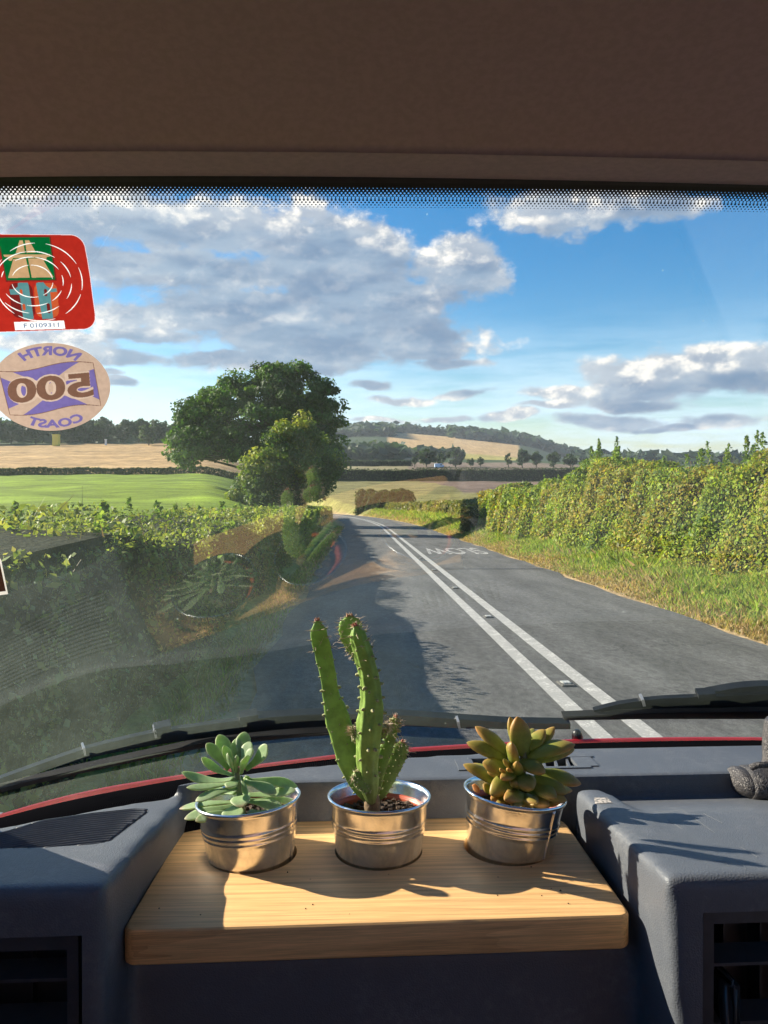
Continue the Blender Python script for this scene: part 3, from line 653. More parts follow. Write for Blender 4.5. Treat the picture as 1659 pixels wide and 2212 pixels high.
# materials of the cabin
def grained(name, c1, c2, rough, gs=620, bs=.28):
    m, t, b = principled(name, c1, rough, 0, .45); c = coords(t)
    vo = t.add('ShaderNodeTexVoronoi'); vo.inputs['Scale'].default_value = gs; t.put(vo.inputs['Vector'], c)
    n = t.noise(c, gs*1.3, 3, .6); dust = t.noise(c, 9, 6, .7); sp = t.noise(c, 130, 3, .7)
    t.put(b.inputs['Base Color'], t.mix(t.m('MULTIPLY', t.ss(dust, .4, .75), t.ss(sp, .3, .8)), c1, c2))
    t.put(b.inputs['Roughness'], t.m('MULTIPLY_ADD', n, .2, rough-.1))
    bump(t, b, t.m('ADD', vo.outputs['Distance'], t.m('MULTIPLY', n, .5)), bs, .0012)
    return m
DASH = grained('dashboard_plastic', (.094, .102, .119), (.175, .180, .190), .46)
BLACK = mat('black_plastic', (.012, .012, .014), (.02, .02, .022), rough=.38, nscale=60, bscale=300, bstr=.15, bdist=.0006)
RUBBER = mat('black_rubber', (.004, .004, .005), (.007, .007, .008), rough=.7, nscale=40, bscale=200, bstr=.2, bdist=.0006)
RED = mat('red_body_paint', (.30, .014, .022), (.26, .012, .018), rough=.28, nscale=12)
HEAD = mat('headliner_fabric', (.42, .268, .315), (.38, .243, .285), rough=.97, spec=.1, nscale=140, bscale=900, bstr=.25, bdist=.0006)
TRIM = mat('trim_fabric', (.48, .33, .36), (.43, .30, .325), rough=.95, spec=.1, nscale=120, bscale=600, bstr=.5, bdist=.001)
DOORM = mat('door_trim', (.08, .085, .095), (.10, .105, .11), rough=.6, nscale=30, bscale=200, bstr=.3, bdist=.001)

SLAT = mat('grille_plastic', (.045, .049, .058), (.055, .058, .068), rough=.33, nscale=80)
RIBM = mat('grille_rib', (.11, .12, .14), (.13, .138, .155), rough=.34, nscale=80)
# ---- dashboard: overlapping blocks fused and softened into one moulding
_dx = np.array([-.60, -.50, -.43, -.372, -.306, -.252, -.154, -.111, -.04, .1, .34, .52]); _dy = np.array([.66, .755, .82, .867, .915, .952, 1.000, 1.018, 1.034, 1.066, 1.088, 1.092])
def dash_y(x): return smooth_interp(VC-np.abs(np.asarray(x, float)-VC), _dx, _dy)
def prism(bm, poly, z0, z1, shrink=0.0):            # poly in (x,y)
    b = [bm.verts.new((x, y, z0+H)) for x, y in poly]; t = [bm.verts.new((x, y, z1+H)) for x, y in poly]; n = len(poly)
    bm.faces.new(b[::-1]); bm.faces.new(t)
    for i in range(n): bm.faces.new((b[i], b[(i+1) % n], t[(i+1) % n], t[i]))
def evaluated(o):
    dg = bpy.context.evaluated_depsgraph_get(); me = bpy.data.meshes.new_from_object(o.evaluated_get(dg)); return me
def build_dash():
    bm = bmesh.new()
    xs = np.linspace(-.62, -.16, 24)
    # left pod (speaker) and the rim that follows the windscreen
    prism(bm, [(-.66, .685), (-.206, .685), (-.203, .80), (-.186, .99)]+[(x, float(dash_y(x))) for x in np.linspace(-.16, -.66, 24)], -1.0, -.347)
    rim = [(x, float(dash_y(x))) for x in np.linspace(-.205, 1.235, 70)]
    # right pod: ridge, and tray falling away behind it
    def slab(p): hexa(bm, [(a, b, c+H) for a, b, c in p])
    slab([(.335,.668,-1.0),(1.64,.668,-1.0),(1.64,.862,-1.0),(.325,.862,-1.0),(.293,.668,-.347),(1.64,.668,-.347),(1.64,.862,-.347),(.293,.862,-.347)])
    slab([(.312,.80,-1.0),(1.64,.80,-1.0),(1.64,1.01,-1.0),(.312,1.01,-1.0),(.308,.852,-.347),(1.64,.852,-.347),(1.64,1.01,-.390),(.308,1.01,-.390)])
    slab([(.310,.70,-1.0),(.352,.70,-1.0),(.352,.965,-1.0),(.310,.965,-1.0),(.294,.70,-.347),(.352,.70,-.347),(.335,.955,-.343),(.296,.955,-.343)])
    # tray under the board and the dark panel below it
    slab([(-.30,.745,-1.0),(.40,.745,-1.0),(.40,1.0,-1.0),(-.30,1.0,-1.0),(-.30,.757,-.444),(.40,.757,-.444),(.40,1.0,-.444),(-.30,1.0,-.444)])
    for v in bm.verts:
        if v.co.z-H > -.36 or (v.co.z-H > -.385 and v.co.y < .995 and v.co.x > .3): v.co.z += (.80-v.co.y)*.10
    prism(bm, [(1.235, .972), (-.205, .972)]+rim, -1.0, -.350)
    me = bm_mesh('dash_raw', bm); o = link('dash_raw', me)
    md = o.modifiers.new('r', 'REMESH'); md.mode = 'VOXEL'; md.voxel_size = .006; md.adaptivity = 0
    s = o.modifiers.new('s', 'SMOOTH'); s.factor = .5; s.iterations = 11
    me2 = evaluated(o); bpy.data.objects.remove(o)
    o = link('dash_soft', me2); cuts = []
    def cutter(fn):
        bm = bmesh.new(); fn(bm); c = link('cut', bm_mesh('cut', bm)); cuts.append(c)
        b = o.modifiers.new('b', 'BOOLEAN'); b.operation = 'DIFFERENCE'; b.object = c; b.solver = 'EXACT'
    cutter(lambda bm: boxm(bm, -.60, -.226, .60, .75, -.66+H, -.378+H))                       # left vent
    cutter(lambda bm: boxm(bm, .325, .72, .60, .75, -.62+H, -.366+H))                          # centre vent
    cutter(lambda bm: prism(bm, GRILLE, -.40, -.30))                                            # speaker
    cutter(lambda bm: prism(bm, [(.166, 1.004), (.318, 1.004), (.335, 1.046), (.183, 1.046)], -.371, -.316))   # demister slot
    me3 = evaluated(o)
    for c in cuts: bpy.data.objects.remove(c)
    bpy.data.objects.remove(o)
    me3.materials.clear(); me3.polygons.foreach_set('use_smooth', np.ones(len(me3.polygons), bool))
    try: me3.set_sharp_from_angle(angle=R(42))
    except Exception: pass
    return link('dashboard', me3, DASH, van)
GRILLE = [(-.37,.792),(-.30,.791),(-.252,.797),(-.236,.806),(-.2215,.905),(-.226,.918),(-.243,.921),(-.287,.907),(-.334,.884),(-.356,.852),(-.392,.812),(-.392,.80)]
build_dash()
def clip_line(pts, poly):                           # keep the stretch of a polyline inside a polygon
    poly = np.array(poly); out = []
    for p in pts:
        x, y = p[0], p[1]; c = False; j = len(poly)-1
        for i in range(len(poly)):
            if (poly[i, 1] > y) != (poly[j, 1] > y) and x < (poly[j, 0]-poly[i, 0])*(y-poly[i, 1])/(poly[j, 1]-poly[i, 1])+poly[i, 0]: c = not c
            j = i
        if c: out.append(p)
    return out
def build_grille():
    bm = bmesh.new(); prism(bm, GRILLE, -.378, -.368); base = link('speaker_grille', bm_mesh('speaker_grille', bm), BLACK, van)
    # raised surround
    gp = np.array([(x, y, -.3490+(.80-y)*.10+H) for x, y in GRILLE]); gp = np.concatenate([gp, gp[:1]])
    k = np.linspace(0, len(gp)-1, 90); loop = np.stack([np.interp(k, np.arange(len(gp)), gp[:, i]) for i in range(3)], -1)
    tube('surround', loop, .0022, BLACK, base, 6)
    xs = np.linspace(-.40, -.215, 90)
    for i in range(16):
        off = .006+i*.0080
        ys = np.interp(xs, [-.40,-.356,-.334,-.287,-.243,-.215], [.838,.868,.884,.907,.921,.926])-off
        ys = ys - .010*np.clip((xs+.245)/.03, 0, 1)**2*1.0
        pts = clip_line(np.stack([xs, ys, 0*xs], -1), GRILLE)
        if len(pts) < 5: continue
        pts = np.array(pts); z = -.3488-.004*0
        pth = np.concatenate([pts[:, :2], z+H+(.80-pts[:, 1:2])*.10], 1)[::2]
        v, f = tube_np(pth, .0017, 5, 1.6); link('slat', fix_normals(mesh_py('slat', v, f, True)), RIBM, base)
build_grille()
def vent(name, x0, x1, z0, z1, nh, nv, yf=.694):
    yb = .744; f = link(name, box_me(name, x0, x1, yb-.004, yb+.004, z0+H, z1+H), BLACK, van)
    fr = .012
    bm = bmesh.new()
    for a in ((x0, x1, z1-fr, z1), (x0, x1, z0, z0+fr), (x0, x0+fr, z0+fr, z1-fr), (x1-fr, x1, z0+fr, z1-fr)):
        boxm(bm, a[0]+.001, a[1]-.001, yf, yb-.006, a[2]+H, a[3]+H)
    link('frame', bm_mesh('frame', bm), SLAT, f)
    for i in range(nh):
        z = z1-fr-(i+.8)*(z1-z0-2*fr)/nh
        bm = bmesh.new(); hexa(bm, [(x0+fr, yf+.008, z+H), (x1-fr, yf+.008, z+H), (x1-fr, yf+.030, z+.006+H), (x0+fr, yf+.030, z+.006+H), (x0+fr, yf+.008, z+.003+H), (x1-fr, yf+.008, z+.003+H), (x1-fr, yf+.030, z+.009+H), (x0+fr, yf+.030, z+.009+H)])
        link('slat', bm_mesh('slat', bm), SLAT, f)
    for i in range(nv):
        x = x0+fr+(i+.7)*(x1-x0-2*fr)/nv
        link('fin', box_me('fin', x, x+.0022, yf+.034, yb-.006, z0+fr+H, z1-fr+H), BLACK, f)
    return f
vent('air_vent', -.595, -.231, -.655, -.383, 6, 10)
v2 = vent('air_vent', .330, .715, -.615, -.371, 4, 10, .680)
CHROME = mat('shiny_black', (.03, .03, .033), rough=.18)
bm = bmesh.new(); boxm(bm, .352, .366, .674, .712, -.505+H, -.435+H); bmesh.ops.bevel(bm, geom=bm.edges[:], offset=.006, segments=3, affect='EDGES')
link('thumb_wheel', bm_mesh('thumb_wheel', bm, True), CHROME, v2)
# demister outlet in the rim
dm = link('demister_outlet', box_me('demister_outlet', .180, .322, 1.008, 1.043, -.371+H, -.361+H), BLACK, van)
bm = bmesh.new()
for a in ((.156, .334, 1.000, 1.0065), (.176, .350, 1.043, 1.0505)): boxm(bm, a[0], a[1], a[2], a[3], -.358+H, -.3485+H)
for a in ((.157, .180), (.318, .346)): boxm(bm, a[0], a[1], 1.0065, 1.043, -.358+H, -.3488+H)
link('frame', bm_mesh('frame', bm), DASH, dm)
for i in range(8):
    x = .190+i*.0165; bm = bmesh.new(); hexa(bm, [(x, 1.008, -.361+H), (x+.003, 1.008, -.361+H), (x+.009, 1.044, -.361+H), (x+.006, 1.044, -.361+H), (x, 1.008, -.351+H), (x+.003, 1.008, -.351+H), (x+.009, 1.044, -.351+H), (x+.006, 1.044, -.351+H)])
    link('slat', bm_mesh('slat', bm), DASH, dm)
# worn patch on the ridge
WORN = mat('worn_patch', (.45, .40, .36), (.12, .12, .125), rough=.9, nscale=260, lo=.45, hi=.55)
from mathutils.bvhtree import BVHTree
DASH_O = [o for o in van.children if o.name.startswith('dashboard')][0]
_bm = bmesh.new(); _bm.from_mesh(DASH_O.data); BV = BVHTree.FromBMesh(_bm); _bm.free()
def on_dash(px, py, off=.0004):                     # a point on the dashboard moulding
    v = Vector(U(px, py, 1.0)-C0).normalized(); h, n, _, _ = BV.ray_cast(Vector(C0), v)
    return np.array(h+n*off) if h is not None else U(px, py, .8)
def patch(name, q, nu, nv, m):
    V = []
    for i in range(nu):
        for j in range(nv):
            u, w = i/(nu-1), j/(nv-1); a = (1-u)*(1-w); b2 = u*(1-w); c2 = u*w; d2 = (1-u)*w
            V.append(on_dash(*(a*np.array(q[0])+b2*np.array(q[1])+c2*np.array(q[2])+d2*np.array(q[3]))))
    return link(name, mesh_np(name, V, grid_faces(nu, nv)), m, DASH_O)
patch('worn_patch', [(1283, 1724), (1311, 1723), (1323, 1735), (1286, 1737)], 10, 8, WORN)
SCR = mat('pale_scratch', (.17, .18, .195), rough=.7)
for q in (((1442,1770),(1474,1792)),((1470,1748),(1500,1768)),((1500,1768),(1545,1800)),((1600,1830),(1636,1852)),((1545,1862),(1570,1860)),((1562,1858),(1574,1872)),((1604,1862),(1612,1880)),((1520,1758),(1560,1778)),((1500,1700),(1503,1702))):
    P_ = np.array([on_dash(*(np.array(q[0])*(1-k)+np.array(q[1])*k), .0003) for k in np.linspace(0, 1, 8)])
    v, f = tube_np(P_, .00032, 4, .4); link('scratch', mesh_py('scratch', v, f), SCR, DASH_O)
# ---- windscreen
def strip(name, xs, zs_fn, off, m, parent, uvs=False, nz=12):
    V, UVs = [], []
    for x in xs:
        z0, z1 = zs_fn(x)
        for j in range(nz):
            z = z0+(z1-z0)*j/(nz-1); V.append(glass_pt(x, z, off)); UVs.append((x, j/(nz-1)))
    me = mesh_np(name, V, grid_faces(len(xs), nz), smooth=True, uv=UVs); return link(name, me, m, parent)
gm = bpy.data.materials.new('windscreen_glass'); gm.use_nodes = True; t = NT(gm.node_tree); t.n.clear()
fr = t.add('ShaderNodeFresnel'); fr.inputs['IOR'].default_value = 1.5
tr = t.add('ShaderNodeBsdfTransparent'); tr.inputs[0].default_value = (.95, .975, .96, 1)
gs = t.add('ShaderNodeBsdfGlossy'); gs.inputs['Roughness'].default_value = .0; gs.inputs['Color'].default_value = (1, 1, 1, 1)
mx = t.add('ShaderNodeMixShader'); t.put(mx.inputs[0], t.m('MULTIPLY', fr.outputs[0], 2.7, clamp=True)); t.l.new(tr.outputs[0], mx.inputs[1]); t.l.new(gs.outputs[0], mx.inputs[2])
# dust film, specks; green tint and lower left weight paint a veil of light
c = coords(t); df = t.add('ShaderNodeBsdfTranslucent'); df.inputs[0].default_value = (.68, .84, .70, 1)
sxx = t.add('ShaderNodeSeparateXYZ'); t.put(sxx.inputs[0], c); film = t.m('MULTIPLY', t.ss(t.noise(c, 5, 7, .7), .3, .75, .008, .024), t.m('MULTIPLY', t.ss(sxx.outputs[0], -.35, .30, 1.7, .7), t.ss(sxx.outputs[2], 1.35, 1.95, 1.3, .75))); fine = t.ss(t.noise(t.vm('MULTIPLY', c, (1, 1, 1)), 180, 3, .7), .45, .8, .85, 1.15)
spk = t.add('ShaderNodeTexVoronoi'); spk.inputs['Scale'].default_value = 46; t.put(spk.inputs['Vector'], c)
sel = t.m('GREATER_THAN', t.noise(c, 31, 2, .5), .60)
dot = t.m('MULTIPLY', t.m('LESS_THAN', spk.outputs['Distance'], .055), sel)
fac = t.m('ADD', t.m('MULTIPLY', film, fine), t.m('MULTIPLY', dot, .16), clamp=True)
mx2 = t.add('ShaderNodeMixShader'); t.put(mx2.inputs[0], fac); t.l.new(mx.outputs[0], mx2.inputs[1]); t.l.new(df.outputs[0], mx2.inputs[2])
o_ = t.add('ShaderNodeOutputMaterial'); t.l.new(mx2.outputs[0], o_.inputs[0])
XL, XR = VC-1.06, VC+1.06
wind = strip('windscreen', np.linspace(XL, XR, 120), lambda x: (ZB, ZT+.012), 0.0, gm, van, nz=40)
# printed dot band along the top edge
fm = bpy.data.materials.new('printed_dots'); fm.use_nodes = True; t = NT(fm.node_tree); t.n.clear()
uv = t.add('ShaderNodeUVMap').outputs[0]; se = t.add('ShaderNodeSeparateXYZ'); t.put(se.inputs[0], uv)
ROWS = 11.0; PITCH = .00435
row = t.m('MULTIPLY', se.outputs[1], ROWS); ri = t.m('FLOOR', row); rf = t.m('SUBTRACT', t.m('FRACT', row), .5)
cx_ = t.m('ADD', t.m('DIVIDE', se.outputs[0], PITCH), t.m('MULTIPLY', t.m('MODULO', ri, 2.0), .5)); cf = t.m('SUBTRACT', t.m('FRACT', cx_), .5)
dd = t.m('SQRT', t.m('ADD', t.m('POWER', t.m('MULTIPLY', rf, .66), 2.0), t.m('POWER', cf, 2.0)))
# row 0 is the lowest: small black dots, growing; from row 5 up: clear dots in black, shrinking
rb = t.m('MULTIPLY_ADD', ri, .052, .135); black_low = t.m('LESS_THAN', dd, rb)
rw = t.m('MULTIPLY_ADD', t.m('SUBTRACT', 8.0, ri), .066, .13); black_hi = t.m('GREATER_THAN', dd, rw)
hi_ = t.m('GREATER_THAN', ri, 3.5); solid = t.m('GREATER_THAN', ri, 8.5)
ink = t.m('MAXIMUM', t.m('ADD', t.m('MULTIPLY', hi_, black_hi), t.m('MULTIPLY', t.m('SUBTRACT', 1.0, hi_), black_low)), solid)
pb = t.add('ShaderNodeBsdfPrincipled'); pb.inputs['Base Color'].default_value = (.008, .008, .01, 1); pb.inputs['Roughness'].default_value = .5
tr = t.add('ShaderNodeBsdfTransparent'); mx = t.add('ShaderNodeMixShader'); t.put(mx.inputs[0], ink); t.l.new(tr.outputs[0], mx.inputs[1]); t.l.new(pb.outputs[0], mx.inputs[2])
o_ = t.add('ShaderNodeOutputMaterial'); t.l.new(mx.outputs[0], o_.inputs[0])
strip('dot_band', np.linspace(XL, XR, 120), lambda x: (.3375-.031*((x-VC)/1.0)**2, .3610-.031*((x-VC)/1.0)**2), .0018, fm, wind, nz=10)
strip('black_border', np.linspace(XL, XR, 120), lambda x: (.3605-.031*((x-VC)/1.0)**2, ZT+.014-.02*((x-VC)/1.0)**2), .0020, BLACK, wind, nz=4)
# ---- seal between dashboard and glass (ribbed rubber)
xs = np.linspace(XL, XR, 150); V = []
m, t, b = principled('ribbed_rubber', (.004, .004, .005), .9, 0, 0.0); c = coords(t); wv = t.add('ShaderNodeTexWave'); wv.inputs['Scale'].default_value = 120; t.put(wv.inputs['Vector'], c); bump(t, b, wv.outputs['Fac'], .5, .001)
for x in xs:
    y0, y1 = float(dash_y(x)), float(glass_y(x, ZB)); w = y1-y0
    for (k, z) in ((-.18, -.40), (-.05, -.374), (.10, -.366), (.32, -.369), (.6, -.385), (.85, -.408), (1.0, ZB+.004), (1.03, ZB-.02)): V.append((x, y0+w*k, z+H))
link('windscreen_seal', mesh_np('windscreen_seal', V, grid_faces(len(xs), 8), smooth=True), m, van)
# ---- red cowl, bonnet
prof = [(-.006, -.470), (-.006, -.427), (-.0045, -.4155), (-.0005, -.4105), (.0045, -.4090), (.010, -.4112), (.022, -.419), (.10, -.455), (.26, -.56), (.36, -.75), (.40, -1.05)]
V = []
for x in xs:
    for (k, z) in prof: V.append((x, float(cowl_y(x))+k, z+H))
link('bonnet', mesh_np('bonnet', V, grid_faces(len(xs), len(prof)), smooth=True), RED, van)
# ---- wipers, lying just outside the glass
def on_glass(pts, off): return ray_glass_many(pts, off)
def bez(pts, n):
    pts = np.array(pts, float); k = np.linspace(0, len(pts)-1, n); 
    q = np.stack([np.interp(k, np.arange(len(pts)), pts[:, i]) for i in range(pts.shape[1])], -1)
    for _ in range(3): q[1:-1] = (q[:-2]+2*q[1:-1]+q[2:])/4
    return q
def slab_between(name, up, lo, off0, off1, m, parent, n=40):
    a, b = bez(up, n), bez(lo, n); A0, B0, A1, B1 = on_glass(a, off0), on_glass(b, off0), on_glass(a, off1), on_glass(b, off1)
    V = np.stack([A0, B0, B1, A1], 1).reshape(-1, 3); f = [tuple(q) for q in grid_faces(n, 4, False, True)]+[(0,1,2,3), tuple(range(4*n-4, 4*n))[::-1]]
    return link(name, fix_normals(mesh_py(name, V, f)), m, parent)
WIP = mat('wiper_metal', (.004, .005, .008), (.007, .008, .011), rough=.4, nscale=60)
w1 = slab_between('wiper', [(-30,1704),(60,1672),(184,1628),(335,1592),(511,1568),(640,1556),(760,1552)], [(-30,1712),(60,1686),(184,1650),(335,1620),(511,1597),(640,1584),(760,1578)], -.012, -.020, WIP, van)
slab_between('rubber_blade', [(-30,1714),(120,1676),(299,1637),(443,1607),(640,1588),(760,1582)], [(-30,1722),(120,1686),(299,1647),(443,1617),(640,1596),(760,1588)], -.003, -.016, RUBBER, w1)
slab_between('wiper_arm', [(560,1567),(700,1560),(850,1562),(990,1572),(1110,1580),(1240,1582)], [(560,1582),(700,1580),(850,1586),(990,1592),(1110,1594),(1240,1594)], -.020, -.034, WIP, w1)
CLIP = mat('clip_metal', (.35, .36, .38), rough=.3, metal=.6)
for (a, b) in ((184, 1628), (336, 1590), (993, 1572)):
    slab_between('clip', [(a-2, b-3), (a+3, b-4)], [(a+1, b+14), (a+6, b+13)], -.010, -.024, CLIP, w1, 4)
for (a, b, c2, d2) in ((336, 1588, 372, 1581), (520, 1564, 560, 1558)):
    slab_between('blade_cap', [(a, b-4), (c2, d2-5)], [(a, b+8), (c2, d2+6)], -.010, -.026, WIP, w1, 4)
tube('pivot', [U(1247, 1592, 1.36), U(1246, 1584, 1.345), U(1246, 1583, 1.34)], [.010, .008, .004], WIP, w1, 12)
w2 = slab_between('wiper', [(1288,1546),(1340,1532),(1420,1521),(1480,1518),(1560,1515),(1690,1508),(1850,1506),(2000,1516),(2100,1532)], [(1288,1549),(1340,1543),(1420,1541),(1480,1540),(1560,1539),(1690,1536),(1850,1537),(2000,1542),(2100,1550)], -.012, -.020, WIP, van)
slab_between('rubber_blade', [(1218,1551),(1290,1548),(1420,1543),(1560,1541),(1690,1538),(1850,1540),(2000,1546),(2140,1556)], [(1220,1559),(1290,1558),(1420,1556),(1560,1556),(1690,1556),(1850,1558),(2000,1564),(2140,1572)], -.003, -.016, RUBBER, w2)
slab_between('wiper_arm', [(1540,1515),(1600,1504),(1640,1500),(1720,1498),(1900,1504),(2150,1550),(2350,1595)], [(1540,1528),(1600,1522),(1640,1522),(1720,1522),(1900,1528),(2150,1572),(2350,1612)], -.020, -.034, WIP, w2, 30)
slab_between('clip', [(1390, 1521), (1396, 1520)], [(1394, 1536), (1400, 1535)], -.010, -.024, CLIP, w2, 4)
slab_between('blade_cap', [(1514, 1510), (1552, 1508)], [(1514, 1519), (1552, 1517)], -.010, -.026, WIP, w2, 4)
# ---- roof lining
xs = np.linspace(VC-1.02, VC+1.02, 60)
def lining(name, prof, m, drop=.036):
    V = []
    for x in xs:
        u = abs(x-VC)/1.0; cy = -.045*u**2.2; dz = -drop*u**2.5
        for (y, z) in prof: V.append((x, y+cy*np.clip(y/.85, 0, 1), z+dz+H))
    return link(name, mesh_np(name, V, grid_faces(len(xs), len(prof))[:, ::-1], smooth=True), m, van)
lining('headliner', [(-1.5,.43),(-.6,.43),(.2,.425),(.45,.415),(.60,.402),(.68,.390),(.735,.374),(.765,.360),(.772,.354),(.768,.362),(.74,.40),(.70,.46)], HEAD)
lining('header_trim', [(.760,.400),(.762,.372),(.768,.360),(.776,.3555),(.80,.357),(.832,.3600),(.847,.3615),(.852,.366),(.852,.40)], TRIM)
# ---- shell: roof skin, doors, pillars, bulkhead, floor
SHELL = RED
link('roof_panel', box_me('roof_panel', VC-1.03, VC+1.03, -1.6, .80, .47+H, .50+H, .02), SHELL, van)
def prism_yz(name, x0, x1, poly, m):
    bm = bmesh.new(); a = [bm.verts.new((x0, y, z+H)) for y, z in poly]; b = [bm.verts.new((x1, y, z+H)) for y, z in poly]; n = len(poly)
    bm.faces.new(a); bm.faces.new(b[::-1])
    for i in range(n): bm.faces.new((a[i], b[i], b[(i+1) % n], a[(i+1) % n]))
    return link(name, bm_mesh(name, bm), m, van)
for s in (-1, 1):
    xa = VC+s*1.03; xb = VC+s*.99; x0, x1 = min(xa, xb), max(xa, xb)
    prism_yz('door', x0, x1, [(-1.5,-1.35),(1.10,-1.35),(1.10,-.43),(.90,-.425),(.74,-.225),(.64,-.20),(-.2,-.22),(-1.5,-.20)], DOORM)
    prism_yz('door_frame', x0, x1, [(-1.5,.36),(-1.5,.50),(.80,.50),(.74,.36)], SHELL)
    prism_yz('b_pillar', x0, x1, [(-.42,-.20),(-.30,-.20),(-.30,.36),(-.42,.36)], SHELL)
    xa = VC+s*1.03; xb = VC+s*.985; x0, x1 = min(xa, xb), max(xa, xb)
    prism_yz('windscreen_pillar', x0+.001, x1+.001, [(.985,-.43),(.865,-.26),(.828,-.20),(.77,-.10),(.70,.10),(.66,.36),(.56,.36),(.60,.10),(.66,-.10),(.70,-.20),(.74,-.27),(.80,-.43)], DOORM)
link('bulkhead', box_me('bulkhead', VC-.98, VC+.98, -1.5, -1.46, -1.3+H, .42+H), TRIM, van)
link('floor', box_me('floor', VC-.98, VC+.98, -1.45, 1.2, -1.36+H, -1.32+H), RUBBER, van)
link('front_panel', box_me('front_panel', VC-1.0, VC+1.0, 1.16, 1.2, -1.31+H, -.50+H), SHELL, van)
# ------------------------------------------------------------------ wooden board with three holes
ZW = -.400
POTS = []
for px, py in ((546, 1885), (818, 1878), (1095, 1868)):
    p = UZ(px, py, ZW); v = p-C0; v[2] = 0; v /= np.linalg.norm(v); POTS.append(p+v*.0475)
def wood_mat():
    m, t, b = principled('ash_board', (.6,.4,.2), .55, 0, .3); c = coords(t)
    mp = t.add('ShaderNodeMapping'); mp.inputs['Rotation'].default_value = (R(14), R(4), R(13)); mp.inputs['Scale'].default_value = (1.0, 10, 10); t.put(mp.inputs['Vector'], c)
    q = mp.outputs[0]
    wv = t.add('ShaderNodeTexWave', wave_type='BANDS', bands_direction='Y', wave_profile='SAW'); wv.inputs['Scale'].default_value = 3.1; wv.inputs['Distortion'].default_value = 9; wv.inputs['Detail'].default_value = 3; wv.inputs['Detail Scale'].default_value = .7; wv.inputs['Detail Roughness'].default_value = .55
    t.put(wv.inputs['Vector'], q)
    fib = t.noise(t.vm('MULTIPLY', q, (4, 30, 30)), 3.0, 4, .65)
    base = t.mix(t.m('MULTIPLY', t.ss(wv.outputs['Fac'], .45, 1.0), t.ss(t.noise(q, .8, 3, .6), .3, .7, .15, .75)), (.78, .465, .20), (.55, .30, .12))
    streak = t.ss(t.noise(t.vm('MULTIPLY', q, (.55, 1.5, 1.5)), 1.7, 4, .55), .58, .72)
    base = t.mix(t.m('MULTIPLY', streak, .6), base, (.60, .28, .075))
    k = t.m('MULTIPLY', t.ss(fib, .3, .7, .80, 1.14), t.ss(t.noise(t.vm('MULTIPLY', q, (1.2, 9, 9)), 2.2, 5, .6), .3, .7, .86, 1.1))
    t.put(b.inputs['Base Color'], t.vm('MULTIPLY', base, t.xyz(k, k, k))); bump(t, b, fib, .12, .001)
    return m
def build_board():
    bm = bmesh.new(); x0, x1, y0, y1 = -.2045, .2845, .7305, .974
    pts = []
    def arc(cx, cy, r, a0, a1, n=7):
        for i in range(n): a = R(a0+(a1-a0)*i/(n-1)); pts.append((cx+r*math.cos(a), cy+r*math.sin(a)))
    arc(x0+.012, y0+.012, .012, 180, 270); arc(x1-.012, y0+.012, .012, 270, 360); arc(x1-.03, y1-.03, .03, 0, 90); arc(x0+.034, y1-.024, .024, 90, 180)
    prism(bm, pts, ZW-.0345, ZW)
    bmesh.ops.recalc_face_normals(bm, faces=bm.faces)
    hor = [e for e in bm.edges if abs(e.verts[0].co.z-e.verts[1].co.z) < 1e-5]
    bmesh.ops.bevel(bm, geom=hor, offset=.0042, segments=3, affect='EDGES', profile=.5)
    o = link('raw', bm_mesh('raw', bm)); cut = bmesh.new()
    for p in POTS:
        v, f = tube_np([(p[0], p[1], ZW-.05+H), (p[0], p[1], ZW+.02+H)], .0505, 56); k = [cut.verts.new(q) for q in v]; [cut.faces.new([k[i] for i in q]) for q in f]
    c = link('cut', bm_mesh('cut', cut)); b = o.modifiers.new('b', 'BOOLEAN'); b.operation = 'DIFFERENCE'; b.object = c; b.solver = 'EXACT'
    me = evaluated(o); bpy.data.objects.remove(o); bpy.data.objects.remove(c); me.materials.clear()
    me.polygons.foreach_set('use_smooth', np.ones(len(me.polygons), bool))
    try: me.set_sharp_from_angle(angle=R(30))
    except Exception: pass
    tag(link('wooden_board', me, wood_mat()), 'thick pale wooden board holding three metal pots on the dashboard', 'board')
build_board()

# ------------------------------------------------------------------ tin pots
def tin():
    m, t, b = principled('galvanised_tin', (.62, .62, .60), .2, 1.0); c = coords(t)
    n = t.noise(t.vm('MULTIPLY', c, (1, 1, .6)), 60, 5, .65); s = t.noise(t.vm('MULTIPLY', c, (6, 6, 1)), 9, 5, .7)
    t.put(b.inputs['Base Color'], t.mix(t.ss(n, .35, .7), (.90, .90, .90), (.70, .70, .70)))
    t.put(b.inputs['Roughness'], t.m('MULTIPLY_ADD', s, .22, .10)); bump(t, b, t.m('ADD', t.m('MULTIPLY', s, .5), n), .10, .004)
    return m
TIN = tin(); PLAST = mat('terracotta_plastic', (.42, .075, .028), (.36, .065, .025), rough=.4, nscale=40)
SOIL = mat('potting_soil', (.030, .018, .011), (.085, .052, .032), rough=.95, nscale=120, bscale=160, bstr=1, bdist=.004)
def tilt_m(c, axis, ang): return Matrix.Translation(c) @ Matrix.Rotation(ang, 4, axis) @ Matrix.Translation(-Vector(c))
